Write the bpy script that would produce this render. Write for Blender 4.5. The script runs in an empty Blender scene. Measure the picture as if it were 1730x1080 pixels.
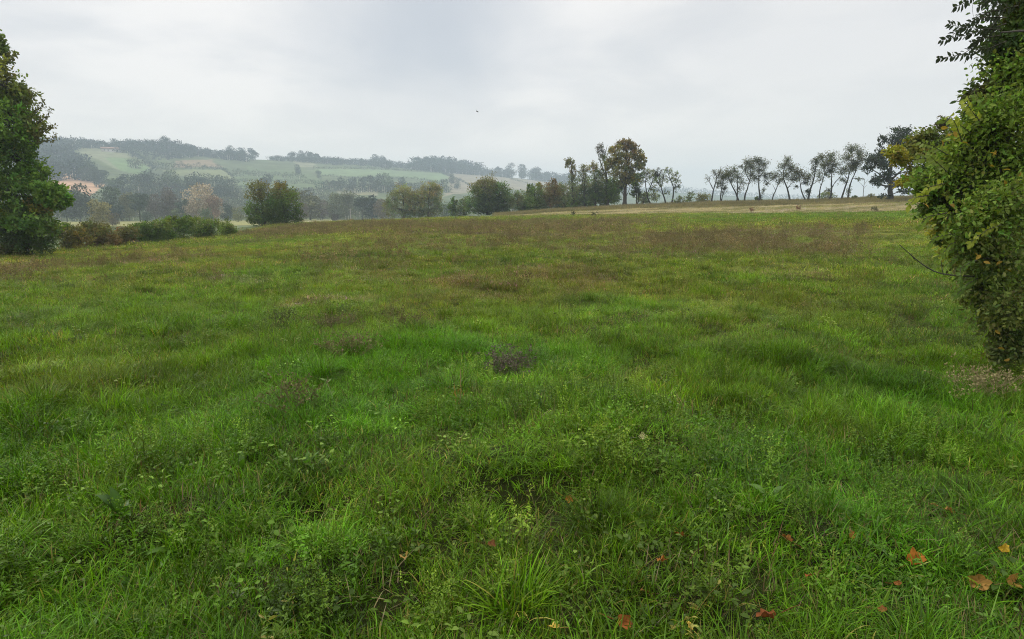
import bpy, math, random
import numpy as np

# ------------------------------------------------------------------ camera, sky, sun, exposure
F = 1031.0                       # focal length in photograph pixels (1730 px wide)
EYE = 1.6
PITCH = math.atan((540 - 350) / F)
scene = bpy.context.scene
COL = scene.collection
cam_d = bpy.data.cameras.new('camera'); cam = bpy.data.objects.new('camera', cam_d); COL.objects.link(cam)
cam_d.sensor_width = 36.0; cam_d.lens = 36.0 * F / 1730.0
cam_d.clip_start = 0.05; cam_d.clip_end = 9000
cam.location = (0, 0, EYE); cam.rotation_euler = (math.pi / 2 - PITCH, 0, 0)
scene.camera = cam

SUN_EL, SUN_AZ = math.radians(52), math.radians(-75)       # azimuth measured from +Y towards +X
world = bpy.data.worlds.new('World'); scene.world = world; world.use_nodes = True
nt = world.node_tree; N = nt.nodes; L = nt.links; N.clear()
def nd(tree, typ, **kw):
    n = tree.nodes.new(typ)
    for k, v in kw.items(): setattr(n, k, v)
    return n
def math_n(tree, op, a, b=None, clamp=False):
    n = tree.nodes.new('ShaderNodeMath'); n.operation = op; n.use_clamp = clamp
    for i, v in enumerate((a, b)):
        if v is None: continue
        if isinstance(v, (int, float)): n.inputs[i].default_value = v
        else: tree.links.new(v, n.inputs[i])
    return n.outputs[0]
def mix_n(tree, fac, a, b, blend='MIX'):
    n = tree.nodes.new('ShaderNodeMix'); n.data_type = 'RGBA'; n.blend_type = blend
    for s, v in ((n.inputs[0], fac), (n.inputs[6], a), (n.inputs[7], b)):
        if isinstance(v, (int, float)): s.default_value = v
        elif isinstance(v, tuple): s.default_value = (*v[:3], 1)
        else: tree.links.new(v, s)
    return n.outputs[2]
sky = nd(nt, 'ShaderNodeTexSky', sky_type='NISHITA', sun_disc=False, sun_elevation=SUN_EL, sun_rotation=SUN_AZ % (2 * math.pi))
tc = nd(nt, 'ShaderNodeTexCoord'); sep = nd(nt, 'ShaderNodeSeparateXYZ'); L.new(tc.outputs['Generated'], sep.inputs[0])
zz = math_n(nt, 'ADD', math_n(nt, 'MAXIMUM', sep.outputs[2], 0.0), 0.22)
cmb = nd(nt, 'ShaderNodeCombineXYZ')
L.new(math_n(nt, 'DIVIDE', sep.outputs[0], zz), cmb.inputs[0]); L.new(math_n(nt, 'DIVIDE', sep.outputs[1], zz), cmb.inputs[1])
no = nd(nt, 'ShaderNodeTexNoise'); no.inputs['Scale'].default_value = 1.5; no.inputs['Detail'].default_value = 5; no.inputs['Roughness'].default_value = 0.5
no.inputs['Distortion'].default_value = 0.3
L.new(cmb.outputs[0], no.inputs['Vector'])
ramp = nd(nt, 'ShaderNodeMapRange'); ramp.interpolation_type = 'SMOOTHSTEP'
ramp.inputs['From Min'].default_value = 0.36; ramp.inputs['From Max'].default_value = 0.62
L.new(no.outputs['Fac'], ramp.inputs['Value'])
cloud = mix_n(nt, ramp.outputs[0], (8.1, 8.05, 8.2), (10.5, 10.1, 9.8))
def blob(px, py, inner, outer):       # a soft cloud bank in a fixed compass direction of the sky
    d = np.array([(px - 865) / F, math.cos(PITCH) - (py - 540) / F * math.sin(PITCH), -math.sin(PITCH) - (py - 540) / F * math.cos(PITCH)])
    d /= np.linalg.norm(d)
    v = nd(nt, 'ShaderNodeVectorMath', operation='DISTANCE'); 
    n2 = nd(nt, 'ShaderNodeTexNoise'); n2.inputs['Scale'].default_value = 3.5; n2.inputs['Detail'].default_value = 4
    L.new(tc.outputs['Generated'], n2.inputs['Vector'])
    off = nd(nt, 'ShaderNodeVectorMath', operation='MULTIPLY_ADD'); L.new(n2.outputs['Color'], off.inputs[0])
    off.inputs[1].default_value = (0.35, 0.35, 0.35); off.inputs[2].default_value = tuple(-0.175 for _ in range(3))
    ad = nd(nt, 'ShaderNodeVectorMath', operation='ADD'); L.new(tc.outputs['Generated'], ad.inputs[0]); L.new(off.outputs[0], ad.inputs[1])
    L.new(ad.outputs[0], v.inputs[0]); v.inputs[1].default_value = tuple(d)
    m = nd(nt, 'ShaderNodeMapRange'); m.interpolation_type = 'SMOOTHSTEP'
    m.inputs['From Min'].default_value = outer; m.inputs['From Max'].default_value = inner
    L.new(v.outputs['Value'], m.inputs['Value'])
    return m.outputs[0]
cloud = mix_n(nt, math_n(nt, 'MULTIPLY', blob(710, 30, 0.03, 0.27), 0.92), cloud, (6.0, 6.3, 6.9))
cloud = mix_n(nt, math_n(nt, 'MULTIPLY', blob(1400, 170, 0.05, 0.45), 0.55), cloud, (8.0, 7.9, 7.95))
hz = nd(nt, 'ShaderNodeMapRange'); hz.interpolation_type = 'SMOOTHSTEP'
hz.inputs['From Min'].default_value = 0.24; hz.inputs['From Max'].default_value = 0.0
L.new(sep.outputs[2], hz.inputs['Value'])
cloud = mix_n(nt, math_n(nt, 'MULTIPLY', hz.outputs[0], 0.8), cloud, (12.4, 11.4, 10.2))
zen = nd(nt, 'ShaderNodeMapRange'); zen.interpolation_type = 'SMOOTHSTEP'      # an overcast sky is brightest overhead
zen.inputs['From Min'].default_value = 0.36; zen.inputs['From Max'].default_value = 0.80
L.new(sep.outputs[2], zen.inputs['Value'])
cloud = mix_n(nt, zen.outputs[0], cloud, (14.5, 14.6, 14.4))
full = mix_n(nt, 0.93, sky.outputs[0], cloud)
bg = nd(nt, 'ShaderNodeBackground'); bg.inputs['Strength'].default_value = 0.1
L.new(full, bg.inputs['Color'])
wo = nd(nt, 'ShaderNodeOutputWorld'); L.new(bg.outputs[0], wo.inputs['Surface'])

from mathutils import Vector
sun_d = bpy.data.lights.new('sun', 'SUN'); sun_d.energy = 1.7; sun_d.angle = math.radians(10); sun_d.color = (1.0, 0.96, 0.90)
sun = bpy.data.objects.new('sun', sun_d); COL.objects.link(sun)
sdir = Vector((math.sin(SUN_AZ) * math.cos(SUN_EL), math.cos(SUN_AZ) * math.cos(SUN_EL), math.sin(SUN_EL)))
sun.rotation_euler = sdir.to_track_quat('Z', 'Y').to_euler(); sun.location = (0, 0, 60)
vs = scene.view_settings
vs.view_transform = 'Standard'; vs.look = 'None'; vs.gamma = 1.0; vs.exposure = 0.06; vs.use_curve_mapping = False
scene.cycles.use_denoising = True; scene.cycles.denoiser = 'OPENIMAGEDENOISE'; scene.cycles.denoising_prefilter = 'NONE'; scene.cycles.use_adaptive_sampling = False; scene.cycles.filter_width = 1.05
scene.cycles.max_bounces = 6; scene.cycles.diffuse_bounces = 3; scene.cycles.transmission_bounces = 4
scene.cycles.transparent_max_bounces = 8; scene.cycles.volume_bounces = 1
scene.cycles.volume_step_rate = 1.0

# ------------------------------------------------------------------ helpers
rng = np.random.default_rng(7)
def tag(o, label=None, cat=None, group=None, kind=None):
    if label: o['label'] = label
    if cat: o['category'] = cat
    if group: o['group'] = group
    if kind: o['kind'] = kind
    return o
def h2(ix, iy, s):
    v = np.sin(ix * 127.1 + iy * 311.7 + s * 74.7) * 43758.5453
    return v - np.floor(v)
def vn(x, y, s=0):
    ix, iy = np.floor(x), np.floor(y); fx, fy = x - ix, y - iy
    fx = fx * fx * (3 - 2 * fx); fy = fy * fy * (3 - 2 * fy)
    a, b, c, d = h2(ix, iy, s), h2(ix + 1, iy, s), h2(ix, iy + 1, s), h2(ix + 1, iy + 1, s)
    return (a + (b - a) * fx) * (1 - fy) + (c + (d - c) * fx) * fy
def fbm(x, y, s=0, o=3):
    t, a, n = 0, 0.5, 0
    for k in range(o):
        t = t + a * vn(x * 2 ** k, y * 2 ** k, s + k * 13); n += a; a *= 0.5
    return t / n
def ray(px, py):
    x, y = (px - 865) / F, -(py - 540) / F
    dx, dy, dz = x, math.cos(PITCH) + y * math.sin(PITCH), -math.sin(PITCH) + y * math.cos(PITCH)
    h = math.hypot(dx, dy)
    return dx / h, dy / h, dz / h
def az_of(px, py=360):
    dx, dy, _ = ray(px, py)
    return math.degrees(math.atan2(dx, dy))
def zray(px, py, r): return EYE + r * ray(px, py)[2]
def mesh_obj(name, V, Fc, mats, parent=None, col=None, midx=None, smooth=False, link=True):
    """V (n,3); Fc list of arrays (m,k); col (n,3) vertex colour; midx list of material index per face array"""
    me = bpy.data.meshes.new(name)
    V = np.asarray(V, np.float32)
    me.vertices.add(len(V)); me.vertices.foreach_set('co', V.ravel())
    tot = [f.shape[1] for f in Fc for _ in range(1)]
    loops = np.concatenate([f.ravel() for f in Fc]).astype(np.int32)
    starts, totals, mi, c = [], [], [], 0
    for k, f in enumerate(Fc):
        n, s = f.shape
        starts.append(c + np.arange(n) * s); totals.append(np.full(n, s)); c += n * s
        mi.append(np.full(n, 0 if midx is None else midx[k]))
    me.loops.add(len(loops)); me.loops.foreach_set('vertex_index', loops)
    starts = np.concatenate(starts).astype(np.int32); totals = np.concatenate(totals).astype(np.int32)
    me.polygons.add(len(starts)); me.polygons.foreach_set('loop_start', starts); me.polygons.foreach_set('loop_total', totals)
    me.polygons.foreach_set('material_index', np.concatenate(mi).astype(np.int32))
    if smooth: me.polygons.foreach_set('use_smooth', np.ones(len(starts), bool))
    if col is not None:
        a = me.color_attributes.new('Col', 'FLOAT_COLOR', 'POINT')
        cc = np.ones((len(V), 4), np.float32); cc[:, :3] = col
        a.data.foreach_set('color', cc.ravel())
    me.update(calc_edges=True)
    for m in (mats if isinstance(mats, (list, tuple)) else [mats]): me.materials.append(m)
    o = bpy.data.objects.new(name, me)
    if link: COL.objects.link(o)
    if parent: o.parent = parent
    return o
def empty(name, loc):
    o = bpy.data.objects.new(name, None); COL.objects.link(o); o.location = loc; o.empty_display_size = 0.3
    return o
class MB:
    """collects vertices, faces and vertex colours for one mesh"""
    def __init__(s): s.V, s.F, s.C, s.n = [], {}, [], 0
    def add(s, V, faces, C):
        V = np.asarray(V, float); C = np.broadcast_to(np.asarray(C, float), V.shape)
        for f in faces:
            f = np.asarray(f)
            s.F.setdefault(f.shape[1], []).append(f + s.n)
        s.V.append(V); s.C.append(C); s.n += len(V)
    def data(s): return np.concatenate(s.V), [np.concatenate(v) for v in s.F.values()], np.concatenate(s.C)
    def build(s, name, mat, parent=None, smooth=False, link=True):
        V, Fc, C = s.data()
        return mesh_obj(name, V, Fc, mat, parent, C, None, smooth, link)
def unit(v): return v / np.maximum(np.linalg.norm(v, axis=-1, keepdims=True), 1e-9)
def rand_dirs(n, zb=0.0):
    v = rng.normal(size=(n, 3)); v[:, 2] += zb
    return unit(v)
def tube(mb, P, R, sides=6, col=(0.1, 0.08, 0.06)):
    P = np.asarray(P, float); R = np.asarray(R, float); n = len(P)
    T = unit(np.gradient(P, axis=0))
    ref = np.where(np.abs(T[:, 2:3]) > 0.9, np.array([[1.0, 0, 0]]), np.array([[0, 0, 1.0]]))
    A = unit(np.cross(T, ref)); B = np.cross(T, A)
    th = np.linspace(0, 2 * np.pi, sides, endpoint=False)
    V = P[:, None] + R[:, None, None] * (np.cos(th)[None, :, None] * A[:, None] + np.sin(th)[None, :, None] * B[:, None])
    i = np.arange(n - 1)[:, None] * sides; j = np.arange(sides)[None]; j2 = (j + 1) % sides
    q = np.stack([i + j, i + j2, i + sides + j2, i + sides + j], -1).reshape(-1, 4)
    mb.add(V.reshape(-1, 3), [q], np.asarray(col) * rng.uniform(0.85, 1.15))
def curve_pts(a, b, sag, n=6):
    """bent path a -> b"""
    t = np.linspace(0, 1, n)[:, None]
    a, b = np.asarray(a, float), np.asarray(b, float)
    m = (a + b) / 2 + np.asarray(sag, float)
    return (1 - t) ** 2 * a + 2 * t * (1 - t) * m + t ** 2 * b
def smooth_path(P, n=14):
    P = np.asarray(P, float); t = np.r_[0, np.cumsum(np.linalg.norm(np.diff(P, axis=0), axis=1))]; t /= t[-1]
    u = np.linspace(0, 1, n); Q = np.stack([np.interp(u, t, P[:, k]) for k in range(P.shape[1])], 1)
    for _ in range(2):
        Q[1:-1] = (Q[:-2] + 2 * Q[1:-1] + Q[2:]) / 4
    return Q
def leaves(mb, C, D, Nn, ln, wd, col, rich=False):
    """leaf blades: base C, axis D, face normal Nn"""
    n = len(C); D = unit(D); S = unit(np.cross(D, Nn)); U = np.cross(S, D)
    ln = np.broadcast_to(ln, n)[:, None]; wd = np.broadcast_to(wd, n)[:, None]
    if not rich:
        V = np.stack([C, C + D * ln * 0.45 + S * wd * 0.5, C + D * ln, C + D * ln * 0.45 - S * wd * 0.5], 1)
        q = np.arange(n * 4).reshape(n, 4)
        mb.add(V.reshape(-1, 3), [q], np.repeat(col, 4, 0))
    else:
        f = U * wd * 0.16; dr = -U * ln * 0.10
        V = np.stack([C, C + D * ln * 0.25 + S * wd * 0.40 + f, C + D * ln * 0.62 + S * wd * 0.44 + f, C + D * ln + dr,
                      C + D * ln * 0.62 - S * wd * 0.44 + f, C + D * ln * 0.25 - S * wd * 0.40 + f, C + D * ln * 0.5], 1)
        b = np.arange(n)[:, None] * 7
        q1 = b + np.array([[0, 1, 2, 6]]); q2 = b + np.array([[0, 6, 4, 5]])
        t1 = b + np.array([[6, 2, 3]]); t2 = b + np.array([[6, 3, 4]])
        mb.add(V.reshape(-1, 3), [q1, q2, t1, t2], np.repeat(col, 7, 0))

# ------------------------------------------------------------------ materials
def new_mat(name):
    m = bpy.data.materials.new(name); m.use_nodes = True; m.node_tree.nodes.clear()
    return m, m.node_tree
def leaf_mat(name, transl=0.3, rough=0.55, spec=0.25, objcol=False, inst=False, tgain=(1.5, 1.6, 0.8)):
    m, t = new_mat(name)
    at = nd(t, 'ShaderNodeAttribute', attribute_name='Col'); c = at.outputs['Color']
    if objcol:
        oi = nd(t, 'ShaderNodeObjectInfo'); c = mix_n(t, 1.0, c, oi.outputs['Color'], 'MULTIPLY')
    if inst:
        ia = nd(t, 'ShaderNodeAttribute', attribute_name='tint'); ia.attribute_type = 'INSTANCER'
        c = mix_n(t, 1.0, c, ia.outputs['Color'], 'MULTIPLY')
    p = nd(t, 'ShaderNodeBsdfPrincipled'); t.links.new(c, p.inputs['Base Color'])
    p.inputs['Roughness'].default_value = rough; p.inputs['Specular IOR Level'].default_value = spec
    out = nd(t, 'ShaderNodeOutputMaterial')
    if transl > 0:
        tr = nd(t, 'ShaderNodeBsdfTranslucent'); t.links.new(mix_n(t, 1.0, c, tgain, 'MULTIPLY'), tr.inputs['Color'])
        mx = nd(t, 'ShaderNodeMixShader'); mx.inputs[0].default_value = transl
        t.links.new(p.outputs[0], mx.inputs[1]); t.links.new(tr.outputs[0], mx.inputs[2]); t.links.new(mx.outputs[0], out.inputs[0])
    else: t.links.new(p.outputs[0], out.inputs[0])
    return m
def bark_mat():
    m, t = new_mat('bark')
    at = nd(t, 'ShaderNodeAttribute', attribute_name='Col')
    g = nd(t, 'ShaderNodeNewGeometry'); n = nd(t, 'ShaderNodeTexNoise'); n.inputs['Scale'].default_value = 9; n.inputs['Detail'].default_value = 5
    mp = nd(t, 'ShaderNodeMapping'); mp.inputs['Scale'].default_value = (1, 1, 0.25)
    t.links.new(g.outputs['Position'], mp.inputs[0]); t.links.new(mp.outputs[0], n.inputs['Vector'])
    c = mix_n(t, n.outputs['Fac'], mix_n(t, 1.0, at.outputs['Color'], (0.55, 0.55, 0.55), 'MULTIPLY'), mix_n(t, 1.0, at.outputs['Color'], (1.5, 1.5, 1.45), 'MULTIPLY'))
    p = nd(t, 'ShaderNodeBsdfPrincipled'); p.inputs['Roughness'].default_value = 0.9; t.links.new(c, p.inputs['Base Color'])
    b = nd(t, 'ShaderNodeBump'); b.inputs['Strength'].default_value = 0.5; b.inputs['Distance'].default_value = 0.03
    t.links.new(n.outputs['Fac'], b.inputs['Height']); t.links.new(b.outputs[0], p.inputs['Normal'])
    o = nd(t, 'ShaderNodeOutputMaterial'); t.links.new(p.outputs[0], o.inputs[0])
    return m
def ground_mat(name, sc, amt):
    m, t = new_mat(name)
    at = nd(t, 'ShaderNodeAttribute', attribute_name='Col')
    g = nd(t, 'ShaderNodeNewGeometry'); n = nd(t, 'ShaderNodeTexNoise'); n.inputs['Scale'].default_value = sc; n.inputs['Detail'].default_value = 8
    n.inputs['Roughness'].default_value = 0.65
    t.links.new(g.outputs['Position'], n.inputs['Vector'])
    lo, hi = (1 - amt,) * 3, (1 + amt,) * 3
    r = nd(t, 'ShaderNodeMapRange'); r.inputs['From Min'].default_value = 0.3; r.inputs['From Max'].default_value = 0.7
    t.links.new(n.outputs['Fac'], r.inputs['Value'])
    c = mix_n(t, 1.0, at.outputs['Color'], mix_n(t, r.outputs[0], lo, hi), 'MULTIPLY')
    p = nd(t, 'ShaderNodeBsdfPrincipled'); p.inputs['Roughness'].default_value = 0.95; p.inputs['Specular IOR Level'].default_value = 0.1
    t.links.new(c, p.inputs['Base Color'])
    b = nd(t, 'ShaderNodeBump'); b.inputs['Strength'].default_value = 0.6; b.inputs['Distance'].default_value = 0.3 / sc
    t.links.new(n.outputs['Fac'], b.inputs['Height']); t.links.new(b.outputs[0], p.inputs['Normal'])
    o = nd(t, 'ShaderNodeOutputMaterial'); t.links.new(p.outputs[0], o.inputs[0])
    return m
def plain_mat(name, col, rough=0.8):
    m, t = new_mat(name)
    p = nd(t, 'ShaderNodeBsdfPrincipled'); p.inputs['Roughness'].default_value = rough
    g = nd(t, 'ShaderNodeNewGeometry'); n = nd(t, 'ShaderNodeTexNoise'); n.inputs['Scale'].default_value = 1.5; n.inputs['Detail'].default_value = 6
    t.links.new(g.outputs['Position'], n.inputs['Vector'])
    c = mix_n(t, n.outputs['Fac'], tuple(0.75 * x for x in col), tuple(1.2 * x for x in col))
    t.links.new(c, p.inputs['Base Color'])
    o = nd(t, 'ShaderNodeOutputMaterial'); t.links.new(p.outputs[0], o.inputs[0])
    return m
M_LEAF = leaf_mat('tree_leaves', 0.32, 0.6, 0.16)
M_FAR = leaf_mat('far_tree_leaves', 0.0, 0.8, 0.1, objcol=True)
M_GRASS = leaf_mat('grass_blades', 0.25, 0.40, 0.17, inst=True, tgain=(1.5, 1.7, 0.6))
M_DRY = leaf_mat('dry_leaf', 0.15, 0.7, 0.15, tgain=(1.3, 1.2, 0.9))
M_BARK = bark_mat()
M_MEADOW = ground_mat('meadow_soil', 6.0, 0.45)
M_STUB = ground_mat('stubble_soil', 1.2, 0.35)
M_HILL = ground_mat('hill_fields', 0.06, 0.30)

# ------------------------------------------------------------------ terrain
RN = np.geomspace(0.4, 2700, 420)
# per photo column: (distance, 'p' photo row at which the ground is seen | 'z' height in metres, value)
TERR = {
    -60: [(10, 'z', 0), (20, 'z', -.4), (40, 'p', 436), (60, 'z', -2.0), (130, 'z', -5), (250, 'z', -6), (350, 'p', 376), (450, 'p', 364), (600, 'p', 330), (800, 'p', 288), (1000, 'p', 246), (1150, 'p', 246), (1600, 'z', 60), (2700, 'z', 40)],
    0:   [(10, 'z', 0), (20, 'z', -.4), (40, 'p', 432), (60, 'z', -2.0), (130, 'z', -5), (250, 'p', 380), (350, 'p', 375), (450, 'p', 362), (600, 'p', 328), (800, 'p', 288), (1000, 'p', 246), (1150, 'p', 246), (1600, 'z', 60), (2700, 'z', 40)],
    100: [(10, 'z', 0), (20, 'z', -.35), (46, 'p', 424), (64, 'z', -2.0), (130, 'z', -5), (250, 'p', 380), (350, 'p', 374), (450, 'p', 358), (600, 'p', 326), (800, 'p', 288), (1000, 'p', 248), (1150, 'p', 248), (1600, 'z', 60), (2700, 'z', 40)],
    250: [(10, 'z', 0), (20, 'z', -.25), (55, 'p', 410), (75, 'z', -2.0), (130, 'z', -4.8), (250, 'p', 379), (350, 'p', 373), (450, 'p', 358), (600, 'p', 330), (800, 'p', 296), (1050, 'p', 250), (1200, 'p', 251), (1600, 'z', 60), (2700, 'z', 40)],
    400: [(10, 'z', 0), (20, 'z', -.2), (63, 'p', 397), (85, 'p', 384), (110, 'z', -2.2), (150, 'z', -4.5), (250, 'p', 378), (350, 'p', 372), (450, 'p', 360), (600, 'p', 336), (800, 'p', 305), (1100, 'p', 268), (1250, 'p', 269), (1700, 'z', 50), (2700, 'z', 30)],
    520: [(10, 'z', 0), (20, 'z', -.1), (50, 'p', 394), (83, 'p', 377), (100, 'z', -1.2), (150, 'z', -4), (250, 'p', 376), (350, 'p', 370), (450, 'p', 358), (600, 'p', 338), (800, 'p', 310), (1150, 'p', 272), (1300, 'p', 273), (1700, 'z', 50), (2700, 'z', 30)],
    640: [(10, 'z', 0), (20, 'z', 0), (50, 'p', 388), (86, 'p', 372), (110, 'z', -.6), (150, 'z', -1.5), (250, 'z', -5), (350, 'p', 371), (450, 'p', 358), (600, 'p', 338), (800, 'p', 314), (1200, 'p', 279), (1350, 'p', 280), (1800, 'z', 50), (2700, 'z', 30)],
    760: [(10, 'z', 0), (20, 'z', .05), (50, 'p', 385), (88, 'p', 368.5), (110, 'z', -.1), (150, 'z', -1), (250, 'z', -4), (350, 'p', 370), (450, 'p', 358), (600, 'p', 342), (800, 'p', 322), (1250, 'p', 291), (1400, 'p', 292), (1900, 'z', 40), (2700, 'z', 25)],
    860: [(10, 'z', 0), (20, 'z', .05), (50, 'p', 383), (90, 'p', 365.5), (108, 'p', 362), (130, 'z', 0), (200, 'z', -2.5), (350, 'p', 370), (450, 'p', 358), (600, 'p', 345), (800, 'p', 328), (1300, 'p', 299), (1450, 'p', 300), (1900, 'z', 40), (2700, 'z', 25)],
    960: [(10, 'z', 0), (20, 'z', .05), (50, 'p', 382), (89, 'p', 364.5), (106, 'p', 355.5), (118, 'p', 354), (150, 'z', .4), (250, 'z', -4), (350, 'z', -6), (600, 'p', 352), (800, 'p', 336), (1300, 'p', 312), (1450, 'p', 311), (1900, 'z', 45), (2700, 'z', 25)],
    1050: [(10, 'z', 0), (20, 'z', .05), (50, 'p', 381), (88, 'p', 364), (106, 'p', 351), (118, 'p', 348.5), (150, 'z', 1.0), (250, 'z', -4), (400, 'z', -6), (800, 'p', 352), (1300, 'p', 330), (1700, 'p', 321), (1900, 'p', 321), (2300, 'z', 40), (2700, 'z', 25)],
    1200: [(10, 'z', 0), (20, 'z', .1), (50, 'p', 379), (86, 'p', 362.5), (106, 'p', 346), (116, 'p', 342), (130, 'p', 343), (250, 'z', -3), (400, 'z', -6), (800, 'p', 354), (1300, 'p', 342), (1800, 'p', 329), (1950, 'p', 329), (2300, 'z', 30), (2700, 'z', 25)],
    1350: [(10, 'z', 0), (20, 'z', .12), (50, 'p', 376), (85, 'p', 361), (106, 'p', 343), (114, 'p', 340), (130, 'p', 341), (250, 'z', -3), (400, 'z', -6), (800, 'p', 356), (1300, 'p', 345), (1850, 'p', 337), (2000, 'p', 337), (2300, 'z', 25), (2700, 'z', 20)],
    1540: [(10, 'z', 0), (20, 'z', .15), (50, 'p', 374), (85, 'p', 357), (106, 'p', 336.5), (113, 'p', 334), (130, 'p', 335), (250, 'z', -2), (400, 'z', -6), (800, 'z', -4), (1300, 'z', 5), (1900, 'z', 14), (2700, 'z', 14)],
    1730: [(10, 'z', 0), (20, 'z', .2), (50, 'p', 370), (85, 'p', 352), (106, 'p', 333), (113, 'p', 331), (130, 'p', 332), (250, 'z', -2), (400, 'z', -6), (800, 'z', -4), (1300, 'z', 5), (1900, 'z', 14), (2700, 'z', 14)],
}
AZG = np.arange(-180, 180.01, 0.5)
def _table():
    cols = sorted(TERR); az = [az_of(c) for c in cols]; rows = []
    for c in cols:
        pts = TERR[c]
        r = [0.4] + [p[0] for p in pts]; z = [0.0] + [p[2] if p[1] == 'z' else zray(c, p[2], p[0]) for p in pts]
        rows.append(np.interp(RN, r, z))
    rows = np.array(rows); back = np.interp(RN, [0.4, 30, 2700], [0, 0, 0])
    az = [-180, -110] + az + [110, 180]; rows = np.vstack([back, back, rows, back, back])
    T = np.stack([np.interp(AZG, az, rows[:, k]) for k in range(len(RN))], 1)
    k = np.array([1, 2, 3, 2, 1.]); k /= k.sum()
    P = np.pad(T, ((0, 0), (2, 2)), 'edge'); T = sum(k[i] * P[:, i:i + T.shape[1]] for i in range(5))
    k = np.array([1, 2, 3, 4, 3, 2, 1.]); k /= k.sum()
    P = np.pad(T, ((3, 3), (0, 0)), 'edge'); T = sum(k[i] * P[i:i + T.shape[0]] for i in range(7))
    return T
TAB = _table()
LR0, LR1 = math.log(RN[0]), math.log(RN[-1])
BUMPS = []           # (x, y, rx, ry, height) local hollows and hummocks of the meadow
def H(x, y, noise=True):
    x = np.asarray(x, float); y = np.asarray(y, float)
    r = np.maximum(np.hypot(x, y), RN[0]); a = np.degrees(np.arctan2(x, y))
    u = np.clip((np.log(r) - LR0) / (LR1 - LR0) * (len(RN) - 1), 0, len(RN) - 1.001); v = np.clip((a + 180) / 0.5, 0, len(AZG) - 1.001)
    i, j = v.astype(int), u.astype(int); fi, fj = v - i, u - j
    z = (TAB[i, j] * (1 - fi) * (1 - fj) + TAB[i + 1, j] * fi * (1 - fj) + TAB[i, j + 1] * (1 - fi) * fj + TAB[i + 1, j + 1] * fi * fj)
    if noise:
        near = np.clip((60 - r) / 50, 0, 1)
        z = z + near * ((fbm(x * 1.1, y * 1.1, 3) - 0.5) * 0.16 + (fbm(x * .28, y * .28, 9) - 0.5) * 0.30)
        z = z + np.clip((r - 30) / 60, 0, 1) * np.clip((300 - r) / 100, 0, 1) * (fbm(x * .12, y * .12, 21) - 0.5) * 0.35
        far = np.clip((r - 480) / 200, 0, 1) * np.clip((950 - r) / 200, 0, 1)
        z = z + far * (fbm(x / 120, y / 120, 5) - 0.5) * 9
    return z
def gz(x, y): return float(H(np.array([x]), np.array([y]))[0])
def ground_at(px, py, rmin=1.0, rmax=2600):
    dx, dy, dz = ray(px, py)
    r = np.geomspace(rmin, rmax, 1500)
    d = H(dx * r, dy * r) - (EYE + r * dz)
    k = np.argmax(d >= 0) if (d >= 0).any() else len(r) - 1
    return dx * r[k], dy * r[k], r[k]
def at_r(px, r):
    dx, dy, _ = ray(px, 360)
    return dx * r, dy * r, gz(dx * r, dy * r)
def curve_az(pairs):
    xs = [az_of(p) for p, _ in pairs]; ys = [v for _, v in pairs]
    return lambda a: np.interp(a, xs, ys)
R_MEADOW = curve_az([(-300, 50), (0, 46), (100, 49), (250, 58), (400, 68), (470, 86), (520, 86), (640, 90), (760, 92), (860, 91), (900, 89), (1050, 88), (1200, 86), (1350, 85), (1540, 85), (2200, 85)])
R_STUB = curve_az([(700, 60), (820, 91), (870, 96), (960, 102), (1050, 102), (1200, 100), (2200, 101)])

# meadow zones in world polar space: (az0, az1, r0, r1, kind, strength)
ZONES = []
def zone(px0, px1, py0, py1, kind, s):
    pm = (px0 + px1) / 2
    ra, rb = ground_at(pm, py1)[2], ground_at(pm, py0, rmax=100)[2]
    ZONES.append((az_of(px0, py0), az_of(px1, py0), min(ra, rb), min(max(ra, rb), 93), kind, s))
# ------------------------------------------------------------------ ground: one sheet cut into meadow, stubble field and countryside
def smooth01(t): t = np.clip(t, 0, 1); return t * t * (3 - 2 * t)
zone(430, 720, 378, 397, 'brown', .8); zone(660, 1080, 375, 400, 'brown', .75); zone(1030, 1480, 388, 426, 'brown', .75); zone(560, 1200, 400, 430, 'brown', .3)
zone(-60, 60, 452, 478, 'brown', .8); zone(60, 330, 436, 452, 'brown', .6); zone(200, 560, 420, 440, 'olive', .8); zone(350, 480, 460, 475, 'brown', .5)
zone(700, 1010, 462, 512, 'rust', .7); zone(560, 720, 440, 470, 'rust', .35); zone(480, 620, 504, 517, 'straw', .95); zone(450, 510, 462, 473, 'straw', .6)
zone(1220, 1380, 459, 468, 'straw', .7); zone(340, 375, 500, 510, 'straw', .6); zone(500, 1500, 430, 560, 'olive', .5); zone(-60, 450, 440, 490, 'olive', .35)
zone(350, 540, 402, 424, 'lush', .8); zone(1180, 1620, 357, 372, 'lush', .9); zone(880, 960, 366, 378, 'lush', .6); zone(-60, 420, 490, 700, 'lush', .5)
zone(1020, 1500, 505, 640, 'lush', .25); zone(540, 900, 400, 420, 'lush', .35); zone(1040, 1500, 640, 700, 'olive', .3); zone(-60, 400, 600, 680, 'olive', .35)
zone(1400, 1800, 440, 520, 'lush', .35)
KIND_COL = {'brown': (0.165, 0.122, 0.062), 'olive': (0.185, 0.195, 0.018), 'rust': (0.205, 0.150, 0.050), 'straw': (0.40, 0.31, 0.14), 'lush': (0.108, 0.200, 0.008)}
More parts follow.
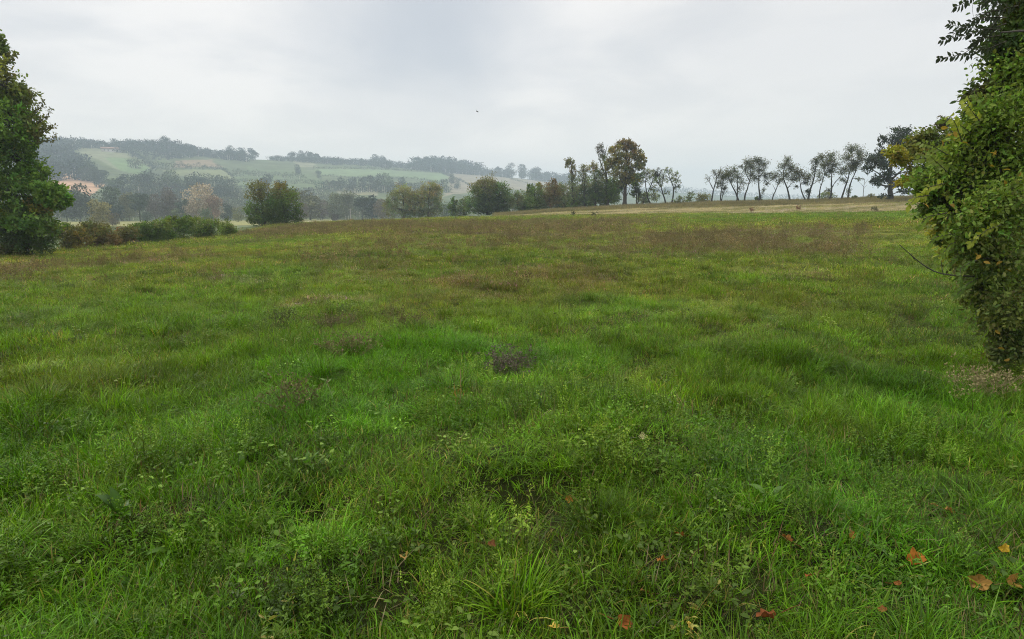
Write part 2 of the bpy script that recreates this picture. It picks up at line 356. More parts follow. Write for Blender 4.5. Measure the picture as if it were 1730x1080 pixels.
def zone_weights(x, y):
    r = np.hypot(x, y); a = np.degrees(np.arctan2(x, y)); out = {}
    wob = (fbm(x * .25, y * .25, 31) - 0.5)
    for a0, a1, r0, r1, kind, s in ZONES:
        da = max((a1 - a0) * 0.30, 1.2); dr = max((r1 - r0) * 0.35, 0.3)
        aa = a + wob * 9; rr = r * (1 + wob * 0.30)
        w = smooth01((aa - a0 + da / 2) / da) * smooth01((a1 + da / 2 - aa) / da) * smooth01((rr - r0 + dr / 2) / dr) * smooth01((r1 + dr / 2 - rr) / dr)
        pat = smooth01((.45 * fbm(x * .4, y * .4, len(out) + 40) + .55 * fbm(x * 1.6, y * 1.6, len(out) + 45) - 0.36) / 0.24)
        out[kind] = np.maximum(out.get(kind, 0), w * s * (0.22 + 0.78 * pat))
    return out
def meadow_col(x, y):
    r = np.hypot(x, y)
    near = np.array([0.100, 0.204, 0.007]); far = np.array([0.182, 0.214, 0.022])
    t = np.clip((r - 5) / 28, 0, 1)[:, None]
    c = near * (1 - t) + far * t
    n = (fbm(x * .35, y * .35, 1) - 0.5)[:, None]; n2 = (fbm(x * 1.7, y * 1.7, 2) - 0.5)[:, None]
    n3 = (fbm(x * 4.5, y * 4.5, 6) - 0.5)[:, None]; c = c * np.maximum(1 + 0.7 * n + 0.8 * n2 + 0.9 * n3, .25)
    hue = (fbm(x * .6, y * .6, 17) - 0.5)[:, None]
    c = c * (1 + hue * np.array([0.55, 0.0, 0.3]))
    w = zone_weights(x, y)
    for k in ('lush', 'olive', 'rust', 'brown', 'straw'):
        if k in w:
            ww = w[k][:, None]; c = c * (1 - ww) + np.array(KIND_COL[k]) * (1 + 0.5 * n + 0.5 * n2) * ww
    return np.clip(c, 0.004, 1), w

BUMP_PX = [(1090, 612, .5, -.10), (1180, 690, .35, -.10), (855, 630, .3, -.05), (1390, 820, .30, -.16), (525, 868, .22, -.16), (880, 860, .3, -.14), (180, 960, .4, -.10), (1440, 780, .3, -.08),
           (690, 1000, .35, -.10), (1330, 900, .35, .06), (820, 800, .6, .10), (1120, 760, .8, .10), (330, 690, .3, -.08), (560, 550, .6, -.08), (1300, 600, .8, .08), (600, 600, .5, -.06)]
for px, py, rad, h in BUMP_PX:
    bx, by, _ = ground_at(px, py); BUMPS.append((bx, by, rad, h))
_H0 = H
TRK = np.array([ground_at(px, py)[:2] for px, py in ((960, 655), (1100, 612), (1250, 565), (1400, 505), (1490, 462), (1540, 425))])
def track(x, y):        # distance to a faint old wheel track
    x, y = np.asarray(x, float), np.asarray(y, float); d = np.full(x.shape, 9.)
    for (ax, ay), (bx, by) in zip(TRK[:-1], TRK[1:]):
        vx, vy = bx - ax, by - ay; t = np.clip(((x - ax) * vx + (y - ay) * vy) / (vx * vx + vy * vy), 0, 1); d = np.minimum(d, np.hypot(x - ax - t * vx, y - ay - t * vy))
    return np.minimum(d, np.abs(d - 1.5) + .08)
def H(x, y, noise=True):
    z = _H0(x, y, noise); rr = np.hypot(x, y)
    z = z + np.clip((45 - rr) / 20, 0, 1) * ((smooth01((fbm(np.asarray(x) * 2.1, np.asarray(y) * 2.1, 77, 2) - .35) / .4) - .5) * .06)
    z = z - .075 * np.exp(-(track(x, y) / .22) ** 2)
    for bx, by, rad, h in BUMPS:
        z = z + h * np.exp(-((np.asarray(x) - bx) ** 2 + (np.asarray(y) - by) ** 2) / (rad * rad))
    return z

# far fields: outline corners found on the hillside, stored as places on the ground
FIELDS = []
def field(pts, col, rmin=380):
    P = np.array([ground_at(px, py, rmin, 2100)[:2] for px, py in pts]); FIELDS.append((P, col))
field([(128, 250), (165, 250), (212, 251), (228, 266), (258, 287), (238, 296), (205, 290), (180, 277), (150, 263)], (.20, .21, .115))
field([(175, 266), (228, 268), (258, 287), (238, 296), (205, 290)], (.15, .22, .085))
field([(70, 290), (130, 287.5), (150, 292), (178, 315), (150, 332), (138, 327), (110, 318), (80, 310)], (.50, .31, .19))
field([(295, 272), (360, 270), (374, 282), (300, 284)], (.26, .19, .11))
field([(270, 289), (375, 287), (395, 303), (330, 301)], (.19, .21, .09))
field([(468, 270.5), (530, 275), (542, 283), (500, 282)], (.23, .23, .13))
field([(530, 285), (640, 287), (745, 293), (765, 300), (745, 310), (690, 300), (600, 299), (545, 296)], (.16, .22, .10))
field([(745, 290), (810, 292), (860, 302), (930, 307), (962, 314), (962, 332), (870, 320), (800, 322), (748, 332), (740, 346), (762, 310)], (.25, .22, .15))
field([(570, 319), (620, 317), (652, 323), (640, 331), (580, 329)], (.25, .24, .14))
field([(230, 317), (330, 314), (335, 326), (250, 330)], (.24, .19, .12))
field([(240, 335), (300, 332), (300, 345), (246, 346)], (.27, .21, .13))
field([(420, 282), (520, 292), (560, 310), (480, 330), (400, 318), (395, 296)], (.12, .16, .07))
def in_poly(x, y, P):
    ins = np.zeros(x.shape, bool); n = len(P); j = n - 1
    for i in range(n):
        xi, yi = P[i]; xj, yj = P[j]
        ins ^= ((yi > y) != (yj > y)) & (x < (xj - xi) * (y - yi) / (yj - yi + 1e-12) + xi); j = i
    return ins
def hill_col(x, y):
    r = np.hypot(x, y); a = np.degrees(np.arctan2(x, y))
    n = (fbm(x / 45, y / 45, 61) - .5)[:, None]; n2 = (fbm(x / 14, y / 14, 62) - .5)[:, None]
    c = np.array([.105, .130, .055]) * (1 + .8 * n + .5 * n2) * np.ones((len(x), 3))
    wx = x + (fbm(x / 60, y / 60, 63) - .5) * 14; wy = y + (fbm(x / 60, y / 60, 64) - .5) * 14
    for P, colr in FIELDS:
        m = in_poly(wx, wy, P)
        fr = (vn(wx / 9, wy / 60, 70) - .5)[:, None] * .12
        c[m] = (np.array(colr) * (1 + .25 * n + fr))[m]
    v = smooth01((r - 215) / 20) * smooth01((345 - r) / 25) * smooth01((az_of(600) - a) / 1.5)
    c = c * (1 - v[:, None]) + np.array([.27, .26, .10]) * (1 + .5 * n) * v[:, None]
    s = smooth01((r - 150) / 30) * smooth01((300 - r) / 25) * smooth01((a - az_of(512)) / 1) * smooth01((az_of(640) - a) / 2)
    c = c * (1 - s[:, None]) + np.array([.45, .36, .22]) * s[:, None]
    near = smooth01((140 - r) / 20)[:, None] * (a > az_of(840))[:, None]
    g = np.array([.135, .125, .052]) * (1 + .8 * n2)
    return np.clip(c * (1 - near) + g * near, .01, 1)

def build_ground():
    az = np.unique(np.round(np.concatenate([np.arange(-180, -54, 4), np.arange(-54, 54.01, 0.16), np.arange(56, 180.01, 4)]), 3))
    rr = np.concatenate([np.geomspace(0.4, 30, 150), np.geomspace(30.6, 70, 60), np.linspace(71, 122, 120), np.geomspace(124, 420, 70), np.geomspace(426, 1400, 170), np.geomspace(1420, 2680, 36)])
    A, R = np.meshgrid(np.radians(az), rr, indexing='ij')
    X, Y = R * np.sin(A), R * np.cos(A); Z = H(X, Y)
    na, nr = A.shape
    idx = np.arange(na * nr).reshape(na, nr)
    q = np.stack([idx[:-1, :-1], idx[:-1, 1:], idx[1:, 1:], idx[1:, :-1]], -1).reshape(-1, 4)
    V = np.stack([X, Y, Z], -1).reshape(-1, 3)
    cen = V[q].mean(1); ca = np.degrees(np.arctan2(cen[:, 0], cen[:, 1])); cr = np.hypot(cen[:, 0], cen[:, 1])
    jag = (fbm(cen[:, 0] * .22, cen[:, 1] * .22, 14) - .5) * 6
    cls = np.where(cr < R_MEADOW(ca) + jag * .6, 0, np.where((cr < R_STUB(ca) + jag) & (ca > az_of(830)), 1, 2))
    for k, name, mat in ((0, 'meadow', M_MEADOW), (1, 'stubble_field', M_STUB), (2, 'hills', M_HILL)):
        f = q[cls == k]; u, inv = np.unique(f, return_inverse=True); v = V[u]; fs = inv.reshape(-1, 4)
        if k == 0:
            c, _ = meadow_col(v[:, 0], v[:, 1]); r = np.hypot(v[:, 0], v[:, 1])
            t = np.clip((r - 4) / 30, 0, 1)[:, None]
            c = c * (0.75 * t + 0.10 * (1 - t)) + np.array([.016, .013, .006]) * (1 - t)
            fs = np.concatenate([fs]); 
        elif k == 1:
            n = fbm(v[:, 0] * .3, v[:, 1] * .9, 80)[:, None]; c = np.array([.34, .285, .18]) * (.55 + .9 * n)
            g = smooth01((fbm(v[:, 0] * .15, v[:, 1] * .5, 81) - .40) / .2)[:, None] * .65
            c = c * (1 - g) + np.array([.19, .17, .075]) * g
        else: c = hill_col(v[:, 0], v[:, 1])
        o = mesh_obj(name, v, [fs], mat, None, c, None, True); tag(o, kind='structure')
        if k == 0: tag(o, 'uneven grassy meadow rising to the tree line', 'meadow')
        if k == 1: tag(o, 'pale straw stubble field below the tree row', 'field')
        if k == 2: tag(o, 'hazy hillside of fields and scrub beyond the meadow', 'hills')
build_ground()

# ------------------------------------------------------------------ grass, weeds and stubble: scattered clumps
def blades(mb, n, rad, l0, l1, w0, w1, lean, curl, col, seg=4, colvar=0.25, straw=0.06, outward=0.0):
    a = rng.uniform(0, 2 * np.pi, n); rr = rad * np.sqrt(rng.uniform(0, 1, n))
    base = np.stack([rr * np.cos(a), rr * np.sin(a), np.full(n, -0.02)], 1)
    az = np.where(rng.uniform(size=n) < outward, a + rng.normal(0, .6, n), rng.uniform(0, 2 * np.pi, n))
    ln = rng.uniform(l0, l1, n); w = rng.uniform(w0, w1, n)
    th0 = np.abs(rng.normal(0, lean, n)); dth = np.abs(rng.normal(curl, curl * .5, n))
    hd = np.stack([np.cos(az), np.sin(az), np.zeros(n)], 1)
    tw = az + np.pi / 2 + rng.normal(0, .5, n); sd = np.stack([np.cos(tw), np.sin(tw), np.zeros(n)], 1)
    P = base.copy(); pts = [P]
    for s in range(seg):
        th = th0 + dth * (s + .5) / seg
        P = P + (hd * np.sin(th)[:, None] + np.array([0, 0, 1.]) * np.cos(th)[:, None]) * (ln / seg)[:, None]
        pts.append(P)
    prof = [0.75, 1.0, 0.85, 0.55, 0.0] if seg == 4 else [0.8, 1.0, 0.6, 0.0]
    V = []
    for s in range(seg):
        V += [pts[s] - sd * (w * prof[s] / 2)[:, None], pts[s] + sd * (w * prof[s] / 2)[:, None]]
    V.append(pts[seg]); V = np.stack(V, 1); m = 2 * seg + 1
    b = np.arange(n)[:, None] * m
    fq = [b + np.array([[2 * s, 2 * s + 1, 2 * s + 3, 2 * s + 2]]) for s in range(seg - 1)]
    ft = [b + np.array([[2 * seg - 2, 2 * seg - 1, 2 * seg]])]
    c = np.asarray(col) * rng.uniform(1 - colvar, 1 + colvar, (n, 1)) * (1 + rng.normal(0, .08, (n, 3)))
    dry = rng.uniform(size=n) < straw; c[dry] = np.array([3.2, 1.4, 9.0]) * rng.uniform(.6, 1.1, (dry.sum(), 1))
    cc = np.repeat(c[:, None], m, 1)
    cc[:, -1] *= 1.15
    mb.add(V.reshape(-1, 3), fq + ft, cc.reshape(-1, 3))
def proto_col(name, makers):
    c = bpy.data.collections.new(name)
    for i, mk in enumerate(makers):
        mb = MB(); mk(mb); o = mb.build('%s_clump' % name, M_GRASS, link=False); o.name = '%s_clump_%s' % (name, 'abcdefghij'[i]); c.objects.link(o)
    return c, len(makers)
W1 = (1.0, 1.0, 1.0)
P_TUFT = proto_col('tuft', [lambda mb, k=k: blades(mb, 95, .09 + .02 * k, .09, .19 + .015 * k, .0035, .0068, .40, 1.0 + .2 * k, W1, outward=.7, straw=.02, colvar=.5) for k in range(4)])
P_TUSS = proto_col('tussock', [lambda mb, k=k: blades(mb, 190, .10 + .02 * k, .15, .27 + .02 * k, .004, .0075, .42, 1.1 + .15 * k, W1, outward=.85, straw=.03, colvar=.55) for k in range(3)])
P_TURF = proto_col('turf', [lambda mb, k=k: blades(mb, 150, .19, .04, .11, .003, .0058, .65, .8, W1, straw=.04 + .02 * k, colvar=.5) for k in range(4)])
P_MID = proto_col('mid_turf', [lambda mb, k=k: blades(mb, 170, .34, .03, .10, .006, .012, .65, .7, W1, seg=3, straw=.03 + .03 * k, colvar=.5) for k in range(4)])
P_FAR = proto_col('far_turf', [lambda mb, k=k: blades(mb, 170, .85, .05, .14, .014, .026, .45, .6, W1, seg=3, straw=.03 + .02 * k, colvar=.5) for k in range(3)])
def weed(mb, nst, hgt, ll, tone, top=True):
    for s in range(nst):
        b = np.r_[rng.normal(0, .05, 2), -.01]; tip = b + np.r_[rng.normal(0, .06, 2), hgt * rng.uniform(.6, 1.15)]
        P = curve_pts(b, tip, np.r_[rng.normal(0, .02, 2), 0], 5); tube(mb, P, np.linspace(.0022, .0009, 5), 3, np.array(tone) * (1.0, .85, .9))
        n = int(9 * hgt / .25) + 3; t = rng.uniform(.12, 1, n); C = np.stack([np.interp(t, np.linspace(0, 1, 5), P[:, k]) for k in range(3)], 1)
        az = rng.uniform(0, 2 * np.pi, n); up = rng.uniform(.05, .8, n)
        D = np.stack([np.cos(az), np.sin(az), up], 1); c = np.array(tone) * rng.uniform(.75, 1.3, (n, 1)) * np.ones((n, 3))
        leaves(mb, C, D, unit(np.array([0, 0, 1.]) + rng.normal(0, .35, (n, 3))), ll * rng.uniform(.6, 1.2, n) * (1.25 - .6 * t), ll * .42 * rng.uniform(.7, 1.2, n) * (1.25 - .6 * t), c, True)
        if top:
            m = 8; C = tip + rng.normal(0, .012, (m, 3)); leaves(mb, C, rand_dirs(m, .8), rand_dirs(m, .5), .016, .007, np.array(tone) * np.array([1.5, 1.25, 1.6]) * rng.uniform(.8, 1.2, (m, 1)))
P_WEED = proto_col('weed', [lambda mb, k=k: weed(mb, 5 + k, .22 + .04 * k, .045 - .005 * k, [(1.15, .95, 2.6), (.9, .9, 2.2), (1.35, 1.1, 3.0), (1.0, .85, 2.0)][k]) for k in range(4)])
def broad(mb, n, ll, tone):
    az = rng.uniform(0, 2 * np.pi, n); rr = rng.uniform(0, .09, n); C = np.stack([rr * np.cos(az), rr * np.sin(az), rng.uniform(.01, .09, n)], 1)
    a2 = az + rng.normal(0, .5, n); D = np.stack([np.cos(a2), np.sin(a2), rng.uniform(-.15, .5, n)], 1)
    leaves(mb, C, D, unit(np.array([0, 0, 1.]) + rng.normal(0, .35, (n, 3))), ll * rng.uniform(.6, 1.2, n), ll * .6 * rng.uniform(.7, 1.1, n), np.array(tone) * rng.uniform(.75, 1.3, (n, 1)) * np.ones((n, 3)), True)
P_BROAD = proto_col('ground_leaf', [lambda mb, k=k: broad(mb, 14, .030 + .006 * k, [(1.15, .95, 3.0), (1.5, 1.15, 5.0), (.9, .8, 2.0)][k]) for k in range(3)])
def seedhead(mb, n, h, stem, head, hl):
    for s in range(n):
        b = np.r_[rng.normal(0, .16, 2), -.02]; tip = b + np.r_[rng.normal(0, .10, 2), h * rng.uniform(.55, 1.1)]
        P = curve_pts(b, tip, np.r_[rng.normal(0, .03, 2), 0], 4); tube(mb, P, np.linspace(.0045, .002, 4), 3, np.array(stem))
        m = 12; t = rng.uniform(.45, 1.0, m)[:, None]; C = P[-1] * t + P[1] * (1 - t) + rng.normal(0, .02, (m, 3))
        leaves(mb, C, rand_dirs(m, .7), rand_dirs(m), hl * rng.uniform(.6, 1.3, m), hl * .55 * rng.uniform(.6, 1.2, m), np.array(head) * rng.uniform(.6, 1.4, (m, 1)) * np.ones((m, 3)))
P_SEED = proto_col('dry_weed', [lambda mb, k=k: seedhead(mb, 12, .30 + .05 * k, (.22, .18, .08), [(.19, .135, .065), (.23, .165, .085), (.16, .13, .055)][k], .035) for k in range(3)])
def straw(mb, k): blades(mb, 60, .45, .08, .22 + .04 * k, .010, .02, .35, .3, (.46, .375, .235), seg=3, colvar=.35, straw=0)
P_STRAW = proto_col('straw', [lambda mb, k=k: straw(mb, k) for k in range(3)])

def scatter_obj(name, protos, P, rotz, tilt, sc, tint, label, cat):
    """one object whose points carry clumps of a kind"""
    coll, nv = protos; n = len(P)
    me = bpy.data.meshes.new(name); me.vertices.add(n); me.vertices.foreach_set('co', np.asarray(P, np.float32).ravel())
    def attr(nm, typ, prop, d): a = me.attributes.new(nm, typ, 'POINT'); a.data.foreach_set(prop, d.astype(np.float32 if typ != 'INT' else np.int32).ravel())
    rot = np.zeros((n, 3)); rot[:, 2] = rotz; rot[:, 0] = rng.normal(0, tilt, n); rot[:, 1] = rng.normal(0, tilt, n)
    attr('rot', 'FLOAT_VECTOR', 'vector', rot); attr('scl', 'FLOAT_VECTOR', 'vector', sc)
    attr('pick', 'INT', 'value', rng.integers(0, nv, n)); t4 = np.ones((n, 4)); t4[:, :3] = tint; attr('tint', 'FLOAT_COLOR', 'color', t4)
    o = bpy.data.objects.new(name, me); COL.objects.link(o); me.materials.append(M_GRASS)
    ng = bpy.data.node_groups.new(name + '_scatter', 'GeometryNodeTree')
    ng.interface.new_socket('Geometry', in_out='INPUT', socket_type='NodeSocketGeometry'); ng.interface.new_socket('Geometry', in_out='OUTPUT', socket_type='NodeSocketGeometry')
    gi, go = ng.nodes.new('NodeGroupInput'), ng.nodes.new('NodeGroupOutput')
    ip = ng.nodes.new('GeometryNodeInstanceOnPoints'); ci = ng.nodes.new('GeometryNodeCollectionInfo')
    ci.inputs['Collection'].default_value = coll; ci.inputs['Separate Children'].default_value = True; ci.inputs['Reset Children'].default_value = True
    def na(nm, dt): a = ng.nodes.new('GeometryNodeInputNamedAttribute'); a.data_type = dt; a.inputs['Name'].default_value = nm; return a.outputs['Attribute']
    e2r = ng.nodes.new('FunctionNodeEulerToRotation'); ng.links.new(na('rot', 'FLOAT_VECTOR'), e2r.inputs[0])
    ng.links.new(gi.outputs[0], ip.inputs['Points']); ng.links.new(ci.outputs[0], ip.inputs['Instance'])
    ip.inputs['Pick Instance'].default_value = True
    ng.links.new(na('pick', 'INT'), ip.inputs['Instance Index']); ng.links.new(e2r.outputs[0], ip.inputs['Rotation']); ng.links.new(na('scl', 'FLOAT_VECTOR'), ip.inputs['Scale'])
    ng.links.new(ip.outputs[0], go.inputs[0])
    md = o.modifiers.new('scatter', 'NODES'); md.node_group = ng
    return tag(o, label, cat, kind='stuff')
AZV = 54.0
def annulus(r0, r1, dens, a0=-AZV, a1=AZV):
    n = int(dens * math.radians(a1 - a0) / 2 * (r1 * r1 - r0 * r0))
    r = np.sqrt(rng.uniform(r0 * r0, r1 * r1, n)); a = np.radians(rng.uniform(a0, a1, n))
    x, y = r * np.sin(a), r * np.cos(a)
    k = r < R_MEADOW(np.degrees(a)) - .2
    return x[k], y[k]
def place_at(px, py, h):
    x, y, r = ground_at(px, py)
    for _ in range(4):
        dx, dy, dz = ray(px, py); r = (gz(x, y) + h - EYE) / dz; x, y = dx * r, dy * r
    return x, y, gz(x, y) + h
# fallen leaves: photo place, size in metres, colour, label
FALLEN = [
    (962, 843, .080, (.36, .145, .035), 'small orange brown leaf standing upright in a grass tuft near the centre of the foreground'),
    (1148, 904, .085, (.28, .11, .03), 'brown leaf caught in dark grass, upper of two right of centre'),
    (1117, 947, .075, (.34, .13, .035), 'flat orange brown leaf, lower of two right of centre'),
    (1055, 1050, .105, (.42, .14, .05), 'bright rust coloured leaf standing on edge at the bottom of the picture'),
    (1330, 914, .080, (.25, .10, .03), 'crumpled brown leaf below the dark hollow in the grass'),
    (1547, 943, .135, (.42, .15, .03), 'large orange brown curled leaf, the biggest one in the grass'),
    (1655, 984, .130, (.44, .24, .085), 'large pale tan leaf left of another tan leaf near the right edge'),
    (1708, 984, .120, (.42, .22, .08), 'pale tan leaf touching the right edge of the picture'),
    (1516, 985, .070, (.36, .14, .05), 'narrow rust leaf standing upright below the biggest leaf'),
    (1297, 1042, .115, (.22, .07, .03), 'dark reddish brown leaf lying in a hole at the bottom'),
    (1367, 973, .060, (.33, .10, .04), 'tiny red brown leaf between grass blades left of the biggest leaf'),
    (1580, 855, .075, (.38, .22, .10), 'small tan leaf, left one of a close pair at the right'),
    (1604, 863, .085, (.45, .25, .10), 'tan curled leaf, right one of a close pair at the right'),
    (1696, 926, .080, (.60, .38, .05), 'yellow leaf lying flat near the right edge'),
    (1402, 828, .070, (.62, .17, .03), 'vivid orange narrow leaf beside the dark hollow'),
    (1535, 681, .080, (.36, .17, .07), 'brown leaf lying farther out in the meadow at the right'),
    (832, 920, .075, (.22, .09, .045), 'dark brown crumpled leaf low in the grass at the centre'),
    (684, 940, .090, (.40, .26, .10), 'folded straw coloured leaf hanging in weeds left of centre'),
    (935, 1060, .070, (.55, .38, .10), 'pale yellow leaf at the bottom edge near the centre'),
    (1165, 1057, .070, (.58, .40, .10), 'yellow pointed leaf at the bottom edge right of centre'),
    (1086, 738, .095, (.55, .50, .34), 'bleached whitish leaf lying in short turf above the centre tufts'),
    (1440, 905, .070, (.40, .16, .06), 'small orange leaf half hidden in weeds at the right'),
    (1090, 1000, .06, (.3, .14, .06), 'small brown leaf in weeds above the bright rust leaf'),
    (1490, 1030, .06, (.30, .12, .05), 'small brown leaf under arching grass at the bottom right'),
]
FSPOT = [place_at(f[0], f[1], .06) for f in FALLEN]
def clear_leaf(x, y):
    w = np.zeros_like(x)
    for fx, fy, fz in FSPOT:
        rr = math.hypot(fx, fy); ux, uy = fx / rr, fy / rr
        al = (x - fx) * ux + (y - fy) * uy; ac = np.abs((x - fx) * uy - (y - fy) * ux)
        w = np.maximum(w, (np.abs(al + .07) < .15) & (ac < .07))
    return w.astype(float)
def weedy(x, y):      # where herbs take over from grass
    w = .7 * smooth01((fbm(x * .75, y * .75, 91) - .58) / .16)
    for px, py, rad in ((150, 930, .45), (420, 985, .45), (620, 990, .35), (540, 1040, .4), (1400, 900, .4), (1150, 1040, .4), (860, 920, .35), (60, 860, .4), (330, 800, .5), (1480, 950, .3)):
        bx, by, _ = ground_at(px, py); w = np.maximum(w, np.exp(-((x - bx) ** 2 + (y - by) ** 2) / rad ** 2) * 1.1)
    return np.clip(w, 0, 1)
def holes(x, y):
    w = np.zeros_like(x)
    for px, py, rad in ((1385, 825, .16), (525, 868, .17), (885, 858, .16), (350, 845, .14), (1300, 1040, .14), (900, 1000, .12), (1180, 690, .28), (1090, 615, .3), (1200, 815, .10), (640, 1010, .16), (1560, 850, .1), (180, 990, .14), (480, 1000, .12)):
        bx, by, _ = ground_at(px, py); w = np.maximum(w, np.exp(-((x - bx) ** 2 + (y - by) ** 2 * .8) / (rad * .72) ** 2))
    return w
def put(name, protos, xs, ys, s0, s1, gain, label, cat, keep=None, tilt=.12, hvar=None, colf=None):
    x, y = np.concatenate(xs), np.concatenate(ys)
    if keep is not None: k = rng.uniform(size=len(x)) < keep(x, y); x, y = x[k], y[k]
    n = len(x); P = np.stack([x, y, H(x, y)], 1)
    c = meadow_col(x, y)[0] if colf is None else colf(x, y)
    c = c * gain * rng.uniform(.62, 1.38, (n, 1))
    s = rng.uniform(s0, s1, n); S = np.stack([s, s, s], 1)
    if hvar is not None: S[:, 2] *= hvar(x, y)
    return scatter_obj(name, protos, P, rng.uniform(0, 6.283, n), tilt, S, c, label, cat)
def two(*an): return [a[0] for a in an], [a[1] for a in an]
hv = lambda x, y: (.55 + .85 * fbm(x * .9, y * .9, 55)) * (1 - .45 * np.exp(-(track(x, y) / .3) ** 2)) 
xs, ys = two(annulus(.9, 7, 84), annulus(7, 13, 24), annulus(13, 30, 5))
put('tall_grass', P_TUFT, xs, ys, .62, 1.18, 1.0, 'lush arching green grass tufts across the near meadow', 'grass', keep=lambda x, y: np.clip(smooth01((fbm(x * .8, y * .8, 92) - .30) / .22) * (1 - .75 * weedy(x, y)) - 1.3 * holes(x, y) - 2 * clear_leaf(x, y), 0, 1), hvar=hv)
xs, ys = two(annulus(.9, 6, 6.5), annulus(6, 22, 1.4))
put('tussocks', P_TUSS, xs, ys, .65, 1.1, .92, 'coarse arching tussocks standing above the shorter meadow grass', 'grass', keep=lambda x, y: np.clip(smooth01((fbm(x * .5, y * .5, 96) - .35) / .25) - 1.5 * clear_leaf(x, y) - holes(x, y), 0, 1))
xs, ys = two(annulus(.9, 8, 95), annulus(8, 16, 40))
put('short_grass', P_TURF, xs, ys, .8, 1.3, 1.0, 'short green turf between the taller tufts', 'grass', keep=lambda x, y: np.clip(1 - .8 * holes(x, y) - .1 * weedy(x, y), 0, 1), hvar=hv)
xs, ys = two(annulus(12, 26, 13), annulus(26, 45, 8))
put('field_grass', P_MID, xs, ys, .8, 1.3, 1.0, 'yellowish green grass in the middle of the meadow', 'grass', hvar=hv)
xs, ys = two(annulus(40, 94, 2.6))
put('distant_grass', P_FAR, xs, ys, .8, 1.25, 1.0, 'distant meadow grass near the crest', 'grass', hvar=lambda x, y: .5 + .8 * fbm(x * .3, y * .3, 56))
xs, ys = two(annulus(.9, 6, 40), annulus(6, 20, 12))
put('meadow_herbs', P_WEED, xs, ys, .45, .95, 1.0, 'leafy branching weeds growing in patches among the grass', 'weeds', keep=lambda x, y: np.clip(.06 + .85 * weedy(x, y) - 1.5 * holes(x, y) - 2 * clear_leaf(x, y), 0, 1))
xs, ys = two(annulus(.9, 7, 34), annulus(7, 26, 22))
put('ground_leaves', P_BROAD, xs, ys, .6, 1.25, 1.0, 'small broad leaves of clover and plantain low in the grass', 'weeds', keep=lambda x, y: np.clip(.14 + .12 * (x < 0) + .6 * weedy(x, y) - holes(x, y), 0, 1))
xs, ys = two(annulus(9, 30, 5), annulus(30, 93, 3.2))
def kseed(x, y):
    w = zone_weights(x, y); return smooth01((np.hypot(x, y) - 11) / 8) * np.clip(.012 + .85 * w['brown'] + .22 * w['rust'] + .07 * w['olive'], 0, 1)
put('dry_weeds', P_SEED, xs, ys, .7, 1.3, 1.0, 'brown dry seed heads in drifts across the upper meadow', 'weeds', keep=kseed, colf=lambda x, y: np.ones((len(x), 3)))
P_THATCH = proto_col('thatch', [lambda mb, k=k: blades(mb, 70, .22, .05, .14, .003, .006, 1.35, .3, [(.16, .12, .06), (.21, .165, .085), (.11, .08, .04)][k], seg=3, colvar=.5, straw=0) for k in range(3)])
xs, ys = two(annulus(.9, 8, 12), annulus(8, 16, 5))
put('thatch', P_THATCH, xs, ys, .7, 1.3, 1.0, 'dead brown thatch lying flat between the grass tufts', 'dead grass', tilt=.05, colf=lambda x, y: np.ones((len(x), 3)))
# stubble and verge
n = 16000; r = np.sqrt(rng.uniform(84 ** 2, 117 ** 2, n)); a = rng.uniform(az_of(835), 44, n)
k = (r > R_MEADOW(a) - .5); r, a = r[k], a[k]; x, y = r * np.sin(np.radians(a)), r * np.cos(np.radians(a))
st = r < R_STUB(a)
tn = np.where(st[:, None], np.where((fbm(x * .15, y * .5, 81) > .52)[:, None], np.array([.55, .62, .42]), np.array([.92, .94, .95])) * (.55 + .9 * fbm(x * .3, y * .9, 83))[:, None], np.array([.50, .52, .42]) * (.55 + .9 * fbm(x * .25, y * .4, 84))[:, None])
kk = rng.uniform(size=len(x)) < np.where(st, .75, 1); x, y, tn, st = x[kk], y[kk], tn[kk], st[kk]
sc = np.stack([rng.uniform(.8, 1.3, len(x))] * 3, 1); sc[:, 2] *= np.where(st, .7, rng.uniform(1.0, 2.4, len(x)))
scatter_obj('stubble', P_STRAW, np.stack([x, y, H(x, y)], 1), rng.uniform(0, 6.28, len(x)), .1, sc, tn, 'straw stubble and dry verge grass below the tree row', 'stubble')

